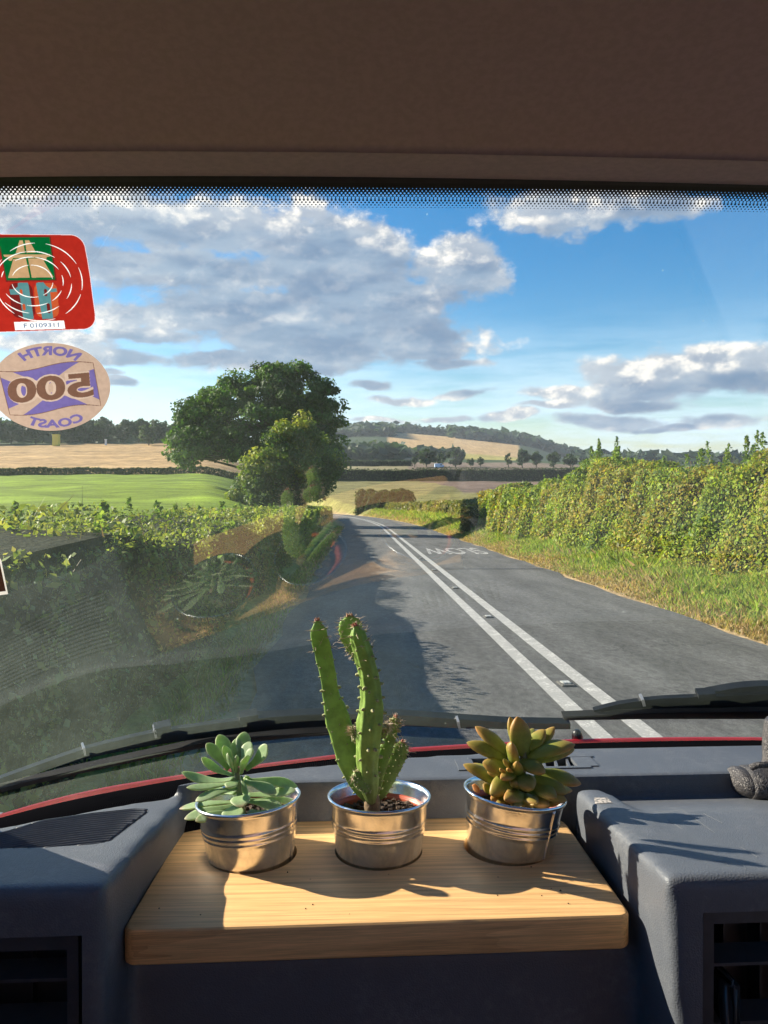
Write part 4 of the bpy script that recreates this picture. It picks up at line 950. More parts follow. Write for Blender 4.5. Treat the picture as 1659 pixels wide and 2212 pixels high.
def pot(i, label, tilt, seam_az, lsoil):
    p = POTS[i]; zb = ZW-.026; c = (p[0], p[1], zb+H)
    hgt = .026+.062; rb, rt = .0458, .0578
    prof = [(.0, .001), (rb-.003, .001), (rb-.0005, .003), (rb, .006)]
    for z in np.linspace(.01, hgt-.004, 46):
        r_ = rb+(rt-rb)*z/hgt
        for zc in (.052, .0575, .063): r_ += .0011*math.exp(-((z-zc)/.0014)**2)
        prof.append((r_, z))
    prof += [(rt+.0006, hgt-.003), (rt+.0022, hgt-.002), (rt+.0026, hgt), (rt+.0014, hgt+.0016), (rt-.0006, hgt+.0008), (rt-.0014, hgt-.004), (rb-.002, .006), (0, .005)]
    me = lathe('metal_pot', prof, 96); o = link('metal_pot', me, TIN); o.location = c; o.rotation_euler = tilt
    tag(o, label, 'pot', 'tin pots on the wooden board')
    M = Matrix.Translation(c) @ o.rotation_euler.to_matrix().to_4x4(); o.matrix_world = M
    a = seam_az; pth = [((rb+(rt-rb)*z/hgt)*math.cos(a)+.0006*math.cos(a), (rb+(rt-rb)*z/hgt)*math.sin(a)+.0006*math.sin(a), z) for z in np.linspace(.004, hgt-.003, 20)]
    s = link('seam', fix_normals(mesh_py('seam', *tube_np(pth, .0011, 6), True)), TIN); s.parent = o
    # plastic liner with its soil
    hp = hgt-.015; pr = [(.0, .012), (.036, .012), (.0375, .014), (.0525, hp), (.0545, hp+.0008), (.0545, hp-.0015), (.0515, hp-.0015), (.0510, hp-.004), (.0365, .016), (0, .016)]
    l = link('plastic_pot', lathe('plastic_pot', pr, 72), PLAST); l.location = c; l.rotation_euler = tilt; l.matrix_world = M
    tag(l, lsoil, 'pot', 'plastic liner pots')
    g = np.random.default_rng(200+i); V, Fc = [], []
    zs = hgt-.021; rr = np.linspace(0, .0455, 14); n = 40
    for r_ in rr:
        for k in range(n):
            a = 2*math.pi*k/n; V.append((r_*math.cos(a), r_*math.sin(a), zs+.004*math.sin(r_*130+3*a)*r_/.045+g.normal(0, .0012)))
    Fc = [tuple(q) for q in grid_faces(len(rr), n, False, True)]
    def lump(x, y, z, s):
        k = len(V); d = g.normal(0, 1, (8, 3)); pts = [(-1,-1,-1),(1,-1,-1),(1,1,-1),(-1,1,-1),(-1,-1,1),(1,-1,1),(1,1,1),(-1,1,1)]
        for q, e in zip(pts, d): V.append((x+s*(q[0]*.6+e[0]*.25), y+s*(q[1]*.6+e[1]*.25), z+s*(q[2]*.6+e[2]*.25)))
        for q in ((3,2,1,0),(4,5,6,7),(0,1,5,4),(1,2,6,5),(2,3,7,6),(3,0,4,7)): Fc.append(tuple(k+j for j in q))
    for _ in range(260):
        a = g.uniform(0, 6.283); r_ = .044*math.sqrt(g.uniform(0, 1)); lump(r_*math.cos(a), r_*math.sin(a), zs+g.uniform(0, .004), g.uniform(.0012, .0038))
    so = link('soil', mesh_py('soil', V, Fc), SOIL); so.parent = l
    return M, zs
pot_info = [pot(0, 'left tin pot with the pale grey green succulent, standing in the board', (R(-3), R(-3.5), 0), R(-20), 'terracotta plastic liner inside the left tin pot'),
            pot(1, 'middle tin pot with the tall cactus, standing in the board', (R(-3), R(.5), 0), R(160), 'terracotta plastic liner around the soil of the tall cactus'),
            pot(2, 'right tin pot with the olive coloured succulent and a visible side seam', (R(-3), R(6.5), 0), R(-52), 'terracotta plastic liner inside the right tin pot')]

# ------------------------------------------------------------------ succulent leaves
def plant_mat(name, trans=.25, rough=.42, sub=(.9, 1.0, .4)):
    m, t, b = principled(name, (.2,.3,.1), rough, 0, .45); a = t.add('ShaderNodeAttribute'); a.attribute_name = 'Col'
    n = t.noise(coords(t), 160, 4, .6); k = t.ss(n, .3, .7, .9, 1.1)
    cc = t.vm('MULTIPLY', a.outputs['Color'], t.xyz(k, k, k)); t.put(b.inputs['Base Color'], cc); bump(t, b, n, .08, .001)
    tr = t.add('ShaderNodeBsdfTranslucent'); t.put(tr.inputs['Color'], t.vm('MULTIPLY', cc, (1.2, 1.35, .6)))
    mx = t.add('ShaderNodeMixShader'); mx.inputs[0].default_value = trans; t.l.new(b.outputs[0], mx.inputs[1]); t.l.new(tr.outputs[0], mx.inputs[2]); t.l.new(mx.outputs[0], t.n['Material Output'].inputs[0])
    return m
def leaf(base, tip, w, th, nrm, bend, prof, cup, col_fn, m, parent, nl=15, nc=14):
    base, tip, nrm = map(lambda q: np.array(q, float), (base, tip, nrm)); d = tip-base; L = np.linalg.norm(d); dn = d/L
    nrm = nrm-dn*np.dot(nrm, dn); nrm /= np.linalg.norm(nrm)+1e-9; side = np.cross(dn, nrm)
    ts = np.concatenate([np.linspace(0, .9, nl-4), [.945, .975, .992, 1.0]]); V, Cc = [], []
    for t in ts:
        c = base+d*t+nrm*bend*L*math.sin(math.pi*min(t, 1.0)*.5*2)*1.0
        ww = max(prof(t), .02)*w/2; tt = th/2*min(1, ww/(w/2)*1.35)
        for k in range(nc):
            a = 2*math.pi*k/nc; ca, sa = math.cos(a), math.sin(a)
            up = sa*tt*(1.0 if sa < 0 else .55)+cup*ww*(ca*ca)
            V.append(c+side*ca*ww+nrm*up); Cc.append(col_fn(t, abs(ca), sa))
    Fc = [tuple(q) for q in grid_faces(len(ts), nc, False, True)]; V.append(tip+nrm*0); Cc.append(col_fn(1, 0, 0)); k = len(V)-1
    for j in range(nc): Fc.append((k-nc+j, k-nc+(j+1) % nc, k))
    Fc.append(tuple(range(nc))[::-1])
    me = fix_normals(mesh_py('leaf', V, Fc, True)); a = me.color_attributes.new('Col', 'FLOAT_COLOR', 'POINT')
    c = np.ones((len(V), 4), np.float32); c[:, :3] = np.clip(Cc, 0, 1); a.data.foreach_set('color', c.ravel())
    return link('leaf', me, m, parent)
def spat(t):   # narrow stalk, broad rounded end
    return (.42+.58*sstep(.12, .74, t))*(1-max(0, (t-.68)/.32)**2.0)**.66 if t < 1 else .02
def lanc(t):
    return (.62+.38*sstep(0, .5, t))*(1-max(0, (t-.42)/.58)**2.1)**.72 if t < 1 else .02
def Q1(cx, cy, d): return U(365+cx*.184, 1559.5+cy*.184, d)
def Q3(cx, cy, d): return U(982+cx*.176, 1526.3+cy*.176, d)
def build_s1():
    g = np.random.default_rng(301); m = plant_mat('grey_green_leaf', .38, .5); p = POTS[0]; d0 = float(np.dot(p-C0, CF))
    root = empty('succulent', (p[0], p[1], p[2]+.04), 'leggy succulent with spoon shaped pale grey green leaves in the left pot', 'succulent', 'succulents in tin pots')
    st = np.array([Q1(870,1130,d0), Q1(850,1000,d0-.004), Q1(835,850,d0-.004), Q1(805,700,d0), Q1(795,600,d0), Q1(800,540,d0)])
    v, f = tube_np(bez(st, 14), np.linspace(.0042, .003, 14), 10); stem = fix_normals(mesh_py('stem', v, f, True)); link('stem', stem, mat('succulent_stem', (.22,.27,.12), (.26,.2,.12), rough=.6, nscale=80), root)
    L = [(770,560,580,150,150,.022,.0),(700,560,440,250,125,.008,.02),(760,540,640,280,90,.0,0),(800,520,800,190,125,.024,0),(830,500,890,115,150,.03,0),(850,500,950,230,130,.018,0),(870,520,980,305,90,.006,0),(900,560,1150,265,150,.004,-.16),
         (760,590,690,375,135,-.014,0),(790,580,790,395,100,-.010,0),(850,600,910,400,135,-.016,0),(760,625,380,420,125,.002,-.10),(780,660,150,590,130,.004,-.13),(780,700,205,770,100,-.012,-.05),(800,690,695,770,125,-.034,0),(800,780,310,930,125,-.022,.05),
         (780,840,460,800,110,.03,0),(900,690,1510,760,130,.02,.06),(880,700,1260,840,140,-.012,.05),(900,860,1490,800,140,.004,-.03),(930,920,1500,935,90,.024,.02),(850,640,912,890,60,-.024,0),(915,640,935,700,110,.03,0),
         (800,940,120,1020,105,.004,.03),(780,980,180,1140,125,-.02,.03),(760,1040,310,1165,125,-.036,.02),(830,880,850,1000,190,-.048,.1),(800,980,730,1170,210,-.046,.08),(850,1020,872,1150,70,-.034,0),(940,930,1345,1040,140,-.02,.05),(940,1050,1170,1130,165,-.036,0),(1000,1060,1255,1120,130,-.016,0)]
    for i, (bx, by, tx, ty, w, dz, bend) in enumerate(L):
        b = Q1(bx, by, d0+dz*.15); tp = Q1(tx, ty, d0+dz); w_ = w*9.8e-5*1.2
        dn = (tp-b)/np.linalg.norm(tp-b); nrm = np.array([0, 0, 1.0])*(1-abs(dn[2])) + (-np.array([dn[0], dn[1], 0]))*1.0*abs(dn[2]) + np.array([0, -.45, 0.15]) + g.normal(0, .12, 3)
        hue = g.uniform(.85, 1.12); low = 1 if by > 750 else 0; pk = g.uniform(.15, .8) if low else g.uniform(0, .25)
        def cf(t, ca, sa, hue=hue, pk=pk):
            c = np.array((.38, .50, .28))*hue; c = c*(1-.25*(1-t))+np.array((.03, .07, 0))*(1-t)
            rim = max(0, ca-.82)/.18; c = c*(1-.75*rim)+np.array((.70, .70, .50))*.75*rim
            q = sstep(.86, 1.0, t)*pk; return c*(1-q)+np.array((.42, .20, .16))*q
        leaf(b, tp, w_, .0056, nrm, bend, spat, .16, cf, m, root)
build_s1()
def build_s3():
    g = np.random.default_rng(303); m = plant_mat('olive_leaf', .26, .45); p = POTS[2]; d0 = float(np.dot(p-C0, CF))+.004
    root = empty('succulent', (p[0], p[1], p[2]+.04), 'plump succulent with pointed olive and orange tinged leaves in the right pot', 'succulent', 'succulents in tin pots')
    st = np.array([Q3(860,1190,d0), Q3(830,950,d0-.004), Q3(830,760,d0-.004), Q3(850,600,d0), Q3(850,540,d0)])
    v, f = tube_np(bez(st, 12), np.linspace(.0055, .004, 12), 10); link('stem', fix_normals(mesh_py('stem', v, f, True)), mat('olive_stem', (.2,.2,.08), (.2,.14,.08), rough=.6, nscale=80), root)
    L = [(840,590,770,122,235,.0,0),(770,500,678,122,130,.012,0),(670,580,252,243,165,.012,.03),(640,640,148,440,165,.002,.05),(745,680,700,442,195,-.022,0),(900,510,1112,283,165,.012,-.03),(990,510,1228,248,135,.022,0),(890,620,1478,465,215,.002,.07),(930,670,1475,520,165,.014,.07),(925,390,968,268,95,.032,0),
         (750,800,598,648,100,-.022,0),(690,800,345,690,205,-.016,.03),(680,850,400,800,125,-.008,0),(560,960,106,708,160,.002,.06),(450,800,150,728,140,.014,0),(710,870,440,1085,205,-.030,.06),(745,820,568,884,125,-.036,.02),(775,860,765,672,120,-.030,0),(810,680,1115,815,185,-.022,.07),(770,850,960,1005,235,-.034,.05),
         (1030,820,1555,950,185,.0,.06),(960,880,1385,1065,195,-.016,.05),(900,1020,1378,1155,185,-.022,.03),(860,1100,615,1140,185,-.044,.05),(660,1090,450,1140,150,-.030,0),(850,1180,975,1205,105,-.044,0),(470,1060,350,950,110,.0,0),(1180,980,1445,1030,115,.016,0),(640,830,560,760,80,-.030,0),(700,810,655,760,75,-.032,0),(740,1000,660,1060,120,-.034,0),(800,960,720,930,150,-.03,0),(900,1120,1150,1215,190,-.034,.03),(960,1090,1290,1190,170,-.012,.02),(780,1130,760,1225,170,-.046,0),(820,1100,1010,1190,180,-.042,.03),(620,1120,540,1195,150,-.036,0),(700,900,560,1010,160,-.012,0),(980,960,1250,1120,190,-.03,.03),(560,1010,470,960,150,.01,0)]
    for i, (bx, by, tx, ty, w, dz, bend) in enumerate(L):
        b = Q3(bx, by, d0+dz*.25); tp = Q3(tx, ty, d0+dz); w_ = w*9.5e-5*1.22
        dn = (tp-b)/np.linalg.norm(tp-b); nrm = np.array([0, 0, 1.0])*(1-abs(dn[2])) - np.array([dn[0], dn[1], 0])*abs(dn[2]) + np.array([0, -.5, .1]) + g.normal(0, .1, 3)
        hue = g.uniform(.85, 1.1); og = g.uniform(.55, 1.0)
        def cf(t, ca, sa, hue=hue, og=og):
            c = np.array((.30, .335, .06))*hue; rim = max(0, ca-.45)/.55
            q = np.clip(.62*sstep(.45, 1.0, t)+.38*rim*sstep(.2, .7, t), 0, .9)*og; return c*(1-q)+np.array((.56, .245, .09))*q
        leaf(b, tp, w_, w_*.66, nrm, bend, lanc, .03, cf, m, root)
    b = Q3(232, 955, d0-.012); leaf(b, Q3(300, 1065, d0-.02), .0075, .003, (0, -.6, .6), 0, lanc, 0, lambda t, a, s: (.6, .25, .08), m, root)
build_s3()
# ------------------------------------------------------------------ cactus
def Q2(cx, cy, d): return U(630.4+cx*.225, 1294+cy*.225, d)
def build_cactus():
    g = np.random.default_rng(302); p = POTS[1]; d0 = float(np.dot(p-C0, CF)); k = .225*d0/F
    root = empty('cactus', (p[0], p[1], p[2]+.04), 'tall knobbly green cactus with two upright arms in the middle pot', 'cactus')
    m, t, b = principled('cactus_skin', (.13, .27, .045), .45, 0, .4); c = coords(t)
    n = t.noise(c, 70, 5, .6); n2 = t.noise(c, 400, 3, .6); a = t.add('ShaderNodeAttribute'); a.attribute_name = 'Col'
    kk = t.ss(n, .3, .7, .78, 1.2); cc = t.vm('MULTIPLY', a.outputs['Color'], t.xyz(kk, kk, kk)); t.put(b.inputs['Base Color'], cc); bump(t, b, t.m('ADD', n, t.m('MULTIPLY', n2, .3)), .35, .004)
    tr = t.add('ShaderNodeBsdfTranslucent'); t.put(tr.inputs['Color'], t.vm('MULTIPLY', cc, (1.1, 1.4, .5))); mx = t.add('ShaderNodeMixShader'); mx.inputs[0].default_value = .16
    t.l.new(b.outputs[0], mx.inputs[1]); t.l.new(tr.outputs[0], mx.inputs[2]); t.l.new(mx.outputs[0], t.n['Material Output'].inputs[0])
    KN = mat('areole', (.42, .40, .20), (.30, .33, .12), rough=.8, nscale=300); SP = mat('spine', (.62, .45, .33), rough=.5); BUD = mat('cactus_tip', (.50, .13, .11), (.42, .25, .12), rough=.7, nscale=300)
    CORK = mat('cork_base', (.20, .13, .07), (.12, .09, .05), rough=.9, nscale=150, bscale=200, bstr=.7, bdist=.003)
    def arm(name, pts, thick, ribs, rib_amp, knob, kn_rng, spines, tip_pink=True, dz=0.0, dark=1.0, yaw=0.0):
        pts = np.array(pts, float); N = 44; kx = np.linspace(0, len(pts)-1, N)
        c2 = np.stack([np.interp(kx, np.arange(len(pts)), pts[:, j]) for j in range(4)], -1)
        for _ in range(5): c2[1:-1] = (c2[:-2]+2*c2[1:-1]+c2[2:])/4
        P = np.array([Q2(a_, b_, d0+dz+dd) for a_, b_, w_, dd in c2]); W = c2[:, 2]*k/2
        tan = np.gradient(P, axis=0); tan /= np.linalg.norm(tan, axis=1)[:, None]
        view = (P.mean(0)-C0); view /= np.linalg.norm(view); n = 30; V = []; Cc = []; fr = []
        for i in range(N):
            s = np.cross(tan[i], view); s /= np.linalg.norm(s); w = np.cross(s, tan[i])
            if yaw: s, w = s*math.cos(yaw)+w*math.sin(yaw), w*math.cos(yaw)-s*math.sin(yaw)
            end = min(1, ((N-1-i+.02)/4.0))**.5 * min(1, .55+i/6.0); fr.append((s, w, end))
            for j in range(n):
                a_ = 2*math.pi*j/n; rr = 1+rib_amp*math.cos(ribs*a_+.6)+.03*math.sin(i*.9+3*a_)+.025*math.sin(i*1.7-2*a_)
                V.append(P[i]+(s*math.cos(a_)*W[i]+w*math.sin(a_)*W[i]*thick)*rr*end)
                base = np.array((.285, .43, .095))*dark; brown = max(0, 1-i/5.0)*.6; Cc.append(base*(1-brown)+np.array((.16, .11, .05))*brown)
        Fc = [tuple(q) for q in grid_faces(N, n, False, True)]+[tuple(range(n))[::-1], tuple(range((N-1)*n, N*n))]
        me = fix_normals(mesh_py(name, V, Fc, True)); at = me.color_attributes.new('Col', 'FLOAT_COLOR', 'POINT'); cc4 = np.ones((len(V), 4), np.float32); cc4[:, :3] = Cc; at.data.foreach_set('color', cc4.ravel())
        o = link(name, me, m, root)
        # knobs in rows and spines
        Vk, Fk, Vs, Fs = [], [], [], []
        def bump_at(q, dirn, s):
            v, f = tube_np([q-dirn*s*.5, q+dirn*s*.6, q+dirn*s*1.3, q+dirn*s*1.6], [s*.75, s*.85, s*.6, s*.1], 7); b0 = len(Vk); Vk.extend(v); Fk.extend(tuple(i_+b0 for i_ in f_) for f_ in f)
        def spine_at(q, dirn, L):
            v, f = tube_np([q, q+dirn*L], [.00027, .00009], 4); b0 = len(Vs); Vs.extend(v); Fs.extend(tuple(i_+b0 for i_ in f_) for f_ in f)
        for i in range(3, N-1):
            for (ang, every) in ((0, 3), (math.pi, 3), (-math.pi/2, 4), (-math.pi/2+.75, 5), (-math.pi/2-.75, 5), (math.pi/2, 6)):
                if (i+int(ang*5)) % every: continue
                s, w, end = fr[i]; a_ = ang+g.normal(0, .12); dirn = (s*math.cos(a_)+w*math.sin(a_)*max(thick, .5)); dirn /= np.linalg.norm(dirn)
                q = P[i]+(s*math.cos(a_)*W[i]+w*math.sin(a_)*W[i]*thick)*end*(1+rib_amp*.6)
                mid = kn_rng[0] <= i/N <= kn_rng[1]; flatface = abs(math.cos(a_)) < .8 and thick < .5
                bump_at(q, dirn, (.0008 if flatface else (.0017 if mid else .0010))*knob*g.uniform(.8, 1.25))
                if i/N > spines:
                    for _ in range(3):
                        dd = dirn+g.normal(0, .55, 3); dd /= np.linalg.norm(dd); spine_at(q, dd, g.uniform(.004, .0095))
        for _ in range(16 if tip_pink else 0):
            s, w, end = fr[-1]; q = P[-1]+s*g.uniform(-.5, .5)*W[-1]+w*g.uniform(-.3, .3)*W[-1]*thick
            for _ in range(1):
                dd = tan[-1]+g.normal(0, .6, 3); dd /= np.linalg.norm(dd); spine_at(q, dd, g.uniform(.002, .006))
        if Vk: link('areoles', mesh_py('areoles', Vk, Fk, True), KN, o)
        if Vs: link('spines', mesh_py('spines', Vs, Fs), SP, o)
        if tip_pink:
            Vt, Ft = [], []
            for _ in range(9):
                s, w, end = fr[-1]; q = P[-1]+s*g.uniform(-.55, .55)*W[-1]*.8+w*g.uniform(-.4, .4)*W[-1]*thick-tan[-1]*.0012
                v, f = tube_np([q, q+tan[-1]*.002, q+tan[-1]*.0038], [.0011, .0010, .0002], 6); b0 = len(Vt); Vt.extend(v); Ft.extend(tuple(i_+b0 for i_ in f_) for f_ in f)
            link('tip', mesh_py('tip', Vt, Ft, True), BUD, o)
        return o
    arm('arm', [(745,1960,110,0),(690,1820,190,0),(610,1650,270,0),(545,1480,255,.002),(490,1330,235,.003),(448,1170,245,.004),(412,1060,220,.004),(385,960,165,.004),(362,850,150,.004),(345,700,155,.003),(315,570,165,.002),(282,450,172,0),(262,350,165,-.002),(250,265,140,-.003),(247,200,95,-.003)], .30, 1, .0, 1.2, (.38, .55), .72)
    arm('arm', [(765,1960,130,-.004),(745,1800,170,-.006),(728,1620,195,-.008),(730,1420,215,-.010),(745,1250,245,-.012),(765,1080,225,-.014),(768,930,195,-.016),(752,780,175,-.018),(720,640,175,-.021),(685,510,172,-.024),(650,400,160,-.027),(625,320,140,-.029),(603,250,100,-.030)], .78, 7, .085, 1.35, (.2, .62), .70, dz=-.003)
    arm('pad', [(665,640,90,0),(640,540,130,0),(602,440,190,0),(570,330,235,0),(560,240,225,0),(555,160,120,0)], .28, 1, 0, 1.0, (2, 3), .2, dz=.006)
    arm('pad', [(800,1900,70,0),(830,1700,110,.0),(870,1530,150,.002),(925,1390,125,.003),(975,1270,90,.004),(992,1180,78,.004),(995,1130,55,.004)], .42, 3, .05, 1.1, (.5, .9), .6, dz=.004, dark=.8)
    arm('pad', [(830,1930,80,0),(890,1780,140,0),(960,1620,170,0),(1020,1500,170,0),(1055,1420,150,0),(1070,1370,80,0)], .35, 1, 0, 1.0, (2, 3), .7, dz=.012, dark=.75)
    arm('pad', [(760,1860,70,0),(715,1790,130,0),(660,1730,140,0),(615,1690,110,0),(590,1670,60,0)], .5, 2, .03, 1.0, (2, 3), .8, dz=-.014, dark=.85, tip_pink=False)
    arm('pad', [(640,1390,50,0),(610,1310,60,0),(585,1240,50,0),(575,1215,30,0)], .6, 2, .03, 1.0, (2, 3), .4, dz=-.01, tip_pink=False)
    arm('pad', [(860,1340,40,0),(885,1280,55,0),(905,1220,50,0),(908,1195,28,0)], .6, 2, .03, 1.0, (2, 3), .4, dz=-.008, tip_pink=False)
    v, f = tube_np([Q2(775,2070,d0), Q2(772,1990,d0), Q2(768,1900,d0), Q2(760,1840,d0)], [.0085, .0095, .0085, .004], 14); link('stem_base', fix_normals(mesh_py('stem_base', v, f, True)), CORK, root)
build_cactus()

# crumbs of soil spilt on the board
g = np.random.default_rng(77); V, Fc = [], []
for _ in range(18):
    a = POTS[g.integers(0, 3)]; x, y = a[0]+g.normal(0, .05), .745+abs(g.normal(0, .07)); s_ = g.uniform(.0003, .0008)
    if min(math.hypot(x-q[0], y-q[1]) for q in POTS) < .054 or not (-.19 < x < .27 and y < .95): continue
    b0 = len(V)
    for q in ((-1,-1,0),(1,-1,0),(1,1,0),(-1,1,0),(-.6,-.6,1.2),(.6,-.6,1.2),(.6,.6,1.2),(-.6,.6,1.2)): V.append((x+s_*q[0]*g.uniform(.6, 1.3), y+s_*q[1]*g.uniform(.6, 1.3), ZW+H+.0001+s_*q[2]))
    for q in ((3,2,1,0),(4,5,6,7),(0,1,5,4),(1,2,6,5),(2,3,7,6),(3,0,4,7)): Fc.append(tuple(b0+j for j in q))
tag(link('soil_crumbs', mesh_py('soil_crumbs', V, Fc), SOIL), 'crumbs of dark soil spilt on the wooden board', 'soil', kind='stuff')
# ------------------------------------------------------------------ stickers on the glass (flat print, laid on the windscreen)
def flat_mat(name, c, tr=.45, rough=.6, gain=1.0):
    m, t, b = principled(name, c, rough, 0, .3); x = t.add('ShaderNodeBsdfTranslucent'); x.inputs[0].default_value = (*[min(1, q*gain) for q in c], 1)
    n = t.noise(coords(t), 220, 4, .6); k = t.ss(n, .3, .7, .93, 1.05); t.put(b.inputs['Base Color'], t.vm('MULTIPLY', t.xyz(*c), t.xyz(k, k, k)))
    mx = t.add('ShaderNodeMixShader'); mx.inputs[0].default_value = tr; t.l.new(b.outputs[0], mx.inputs[1]); t.l.new(x.outputs[0], mx.inputs[2]); t.l.new(mx.outputs[0], t.n['Material Output'].inputs[0]); return m
def K(cx, cy): return (cx*.2100, 491+cy*.21)       # crop coordinates of the sticker close-up
def sheet(name, pts, off, m, parent=None, closed=True):
    """filled outline (layout coordinates) laid on the glass"""
    bm = bmesh.new(); vs = [bm.verts.new(tuple(q)) for q in ray_glass_many(pts, off)]
    f = bm.faces.new(vs); bmesh.ops.triangulate(bm, faces=[f]); me = bm_mesh(name, bm); return link(name, me, m, parent)
def grid_sheet(name, fn, off, m, parent=None, nu=24, nv=24):   # fn(u,v) -> layout coords
    V = [ray_glass(*fn(i/(nu-1), j/(nv-1)), off) for i in range(nu) for j in range(nv)]; return link(name, mesh_np(name, V, grid_faces(nu, nv), smooth=True), m, parent)
def line(name, pts, w, off, m, parent):
    pts = np.array(pts, float); tn = np.gradient(pts, axis=0); tn /= np.linalg.norm(tn, axis=1)[:, None]+1e-9; nn = np.stack([-tn[:, 1], tn[:, 0]], -1)
    wv = np.broadcast_to(w, (len(pts),))[:, None]/2
    V = []
    for a, b in zip(pts+nn*wv, pts-nn*wv): V += [ray_glass(*a, off), ray_glass(*b, off)]
    return link(name, mesh_np(name, V, grid_faces(len(pts), 2)), m, parent)
def text_mesh(body, off=0.0, bold=.0):
    cu = bpy.data.curves.new('t', 'FONT'); cu.body = body; cu.size = 1; cu.offset = bold; cu.resolution_u = 5; o = bpy.data.objects.new('t', cu); col.objects.link(o)
    me = bpy.data.meshes.new_from_object(o.evaluated_get(bpy.context.evaluated_depsgraph_get())); bpy.data.objects.remove(o)
    bm = bmesh.new(); bm.from_mesh(me); bmesh.ops.triangulate(bm, faces=bm.faces[:]); bmesh.ops.subdivide_edges(bm, edges=[e for e in bm.edges if e.calc_length() > .25], cuts=2); bm.to_mesh(me); bm.free(); return me
def place_text(name, body, fn, off, m, parent, bold=.0):
    """fn(u,v): u 0..1 along the word, v 0..1 up the cap height -> layout coordinates"""
    me = text_mesh(body, bold=bold); v = np.array([q.co[:] for q in me.vertices]); x0, x1 = v[:, 0].min(), v[:, 0].max()
    for q in me.vertices:
        p = ray_glass(*fn((q.co.x-x0)/(x1-x0), q.co.y/.70), off); q.co = tuple(p)
    return link(name, me, m, parent)
# each sticker is one printed film: a fine sheet whose print is painted shape by shape
def in_poly(P, poly):
    poly = np.asarray(poly, float); c = np.zeros(len(P), bool); j = len(poly)-1
    lo, hi = poly.min(0), poly.max(0); box = np.where(((P >= lo) & (P <= hi)).all(1))[0]; x, y = P[box, 0], P[box, 1]; cc = np.zeros(len(box), bool)
    for i in range(len(poly)):
        (xi, yi), (xj, yj) = poly[i], poly[j]
        if yi != yj: cc ^= ((yi > y) != (yj > y)) & (x < (xj-xi)*(y-yi)/(yj-yi)+xi)
        j = i
    c[box] = cc; return c
class Print:
    def __init__(s, x0, x1, y0, y1, step, c):
        xs, ys = np.arange(x0, x1, step), np.arange(y0, y1, step); s.nx, s.ny = len(xs), len(ys)
        s.P = np.stack(np.meshgrid(xs, ys, indexing='ij'), -1).reshape(-1, 2); s.C = np.tile(np.array(c, float), (len(s.P), 1))
    def poly(s, pts, c): s.C[in_poly(s.P, pts)] = c
    def line(s, pts, w, c):
        pts = np.array(pts, float); tn = np.gradient(pts, axis=0); tn /= np.linalg.norm(tn, axis=1)[:, None]+1e-9; nn = np.stack([-tn[:, 1], tn[:, 0]], -1); wv = np.broadcast_to(w, (len(pts),))[:, None]/2
        for i in range(len(pts)-1): s.poly([pts[i]+nn[i]*wv[i], pts[i+1]+nn[i+1]*wv[i+1], pts[i+1]-nn[i+1]*wv[i+1], pts[i]-nn[i]*wv[i]], c)
    def text(s, body, fn, c, bold=.0):
        me = text_mesh(body, bold=bold); v = np.array([q.co[:] for q in me.vertices]); x0, x1 = v[:, 0].min(), v[:, 0].max()
        L = np.array([fn((q[0]-x0)/(x1-x0), q[1]/.70) for q in v])
        for p in me.polygons: s.poly(L[list(p.vertices)], c)
        bpy.data.meshes.remove(me)
    def sheet(s, name, outline, m, label):
        keep = in_poly(s.P, outline); f = grid_faces(s.nx, s.ny); f = f[keep[f].sum(1) >= 2]
        # pull the rim of the film onto the outline
        out = np.array(outline, float); seg0 = out; seg1 = np.roll(out, -1, 0); Q = s.P.copy(); idx = np.unique(f[~keep[f].all(1)])
        for i in idx[~keep[idx]]:
            d = seg1-seg0; t_ = np.clip(((Q[i]-seg0)*d).sum(1)/((d*d).sum(1)+1e-9), 0, 1); near = seg0+d*t_[:, None]; k = np.argmin(((near-Q[i])**2).sum(1)); Q[i] = near[k]
        used = np.unique(f); mp = np.zeros(len(Q), int); mp[used] = np.arange(len(used))
        o = link(name, mesh_np(name, ray_glass_many(Q[used], .0022), mp[f], smooth=True, colr=s.C[used]), m); return tag(o, label, 'sticker')
def film_mat(name, tr, gain):
    m, t, b = principled(name, (.5, .5, .5), .5, 0, .3); a = t.add('ShaderNodeAttribute'); a.attribute_name = 'Col'
    n = t.noise(coords(t), 160, 4, .6); k = t.ss(n, .3, .7, .92, 1.06); c = t.vm('MULTIPLY', a.outputs['Color'], t.xyz(k, k, k)); t.put(b.inputs['Base Color'], c)
    x = t.add('ShaderNodeBsdfTranslucent'); t.put(x.inputs[0], t.vm('MULTIPLY', c, (gain, gain, gain)))
    mx = t.add('ShaderNodeMixShader'); mx.inputs[0].default_value = tr; t.l.new(b.outputs[0], mx.inputs[1]); t.l.new(x.outputs[0], mx.inputs[2]); t.l.new(mx.outputs[0], t.n['Material Output'].inputs[0]); return m
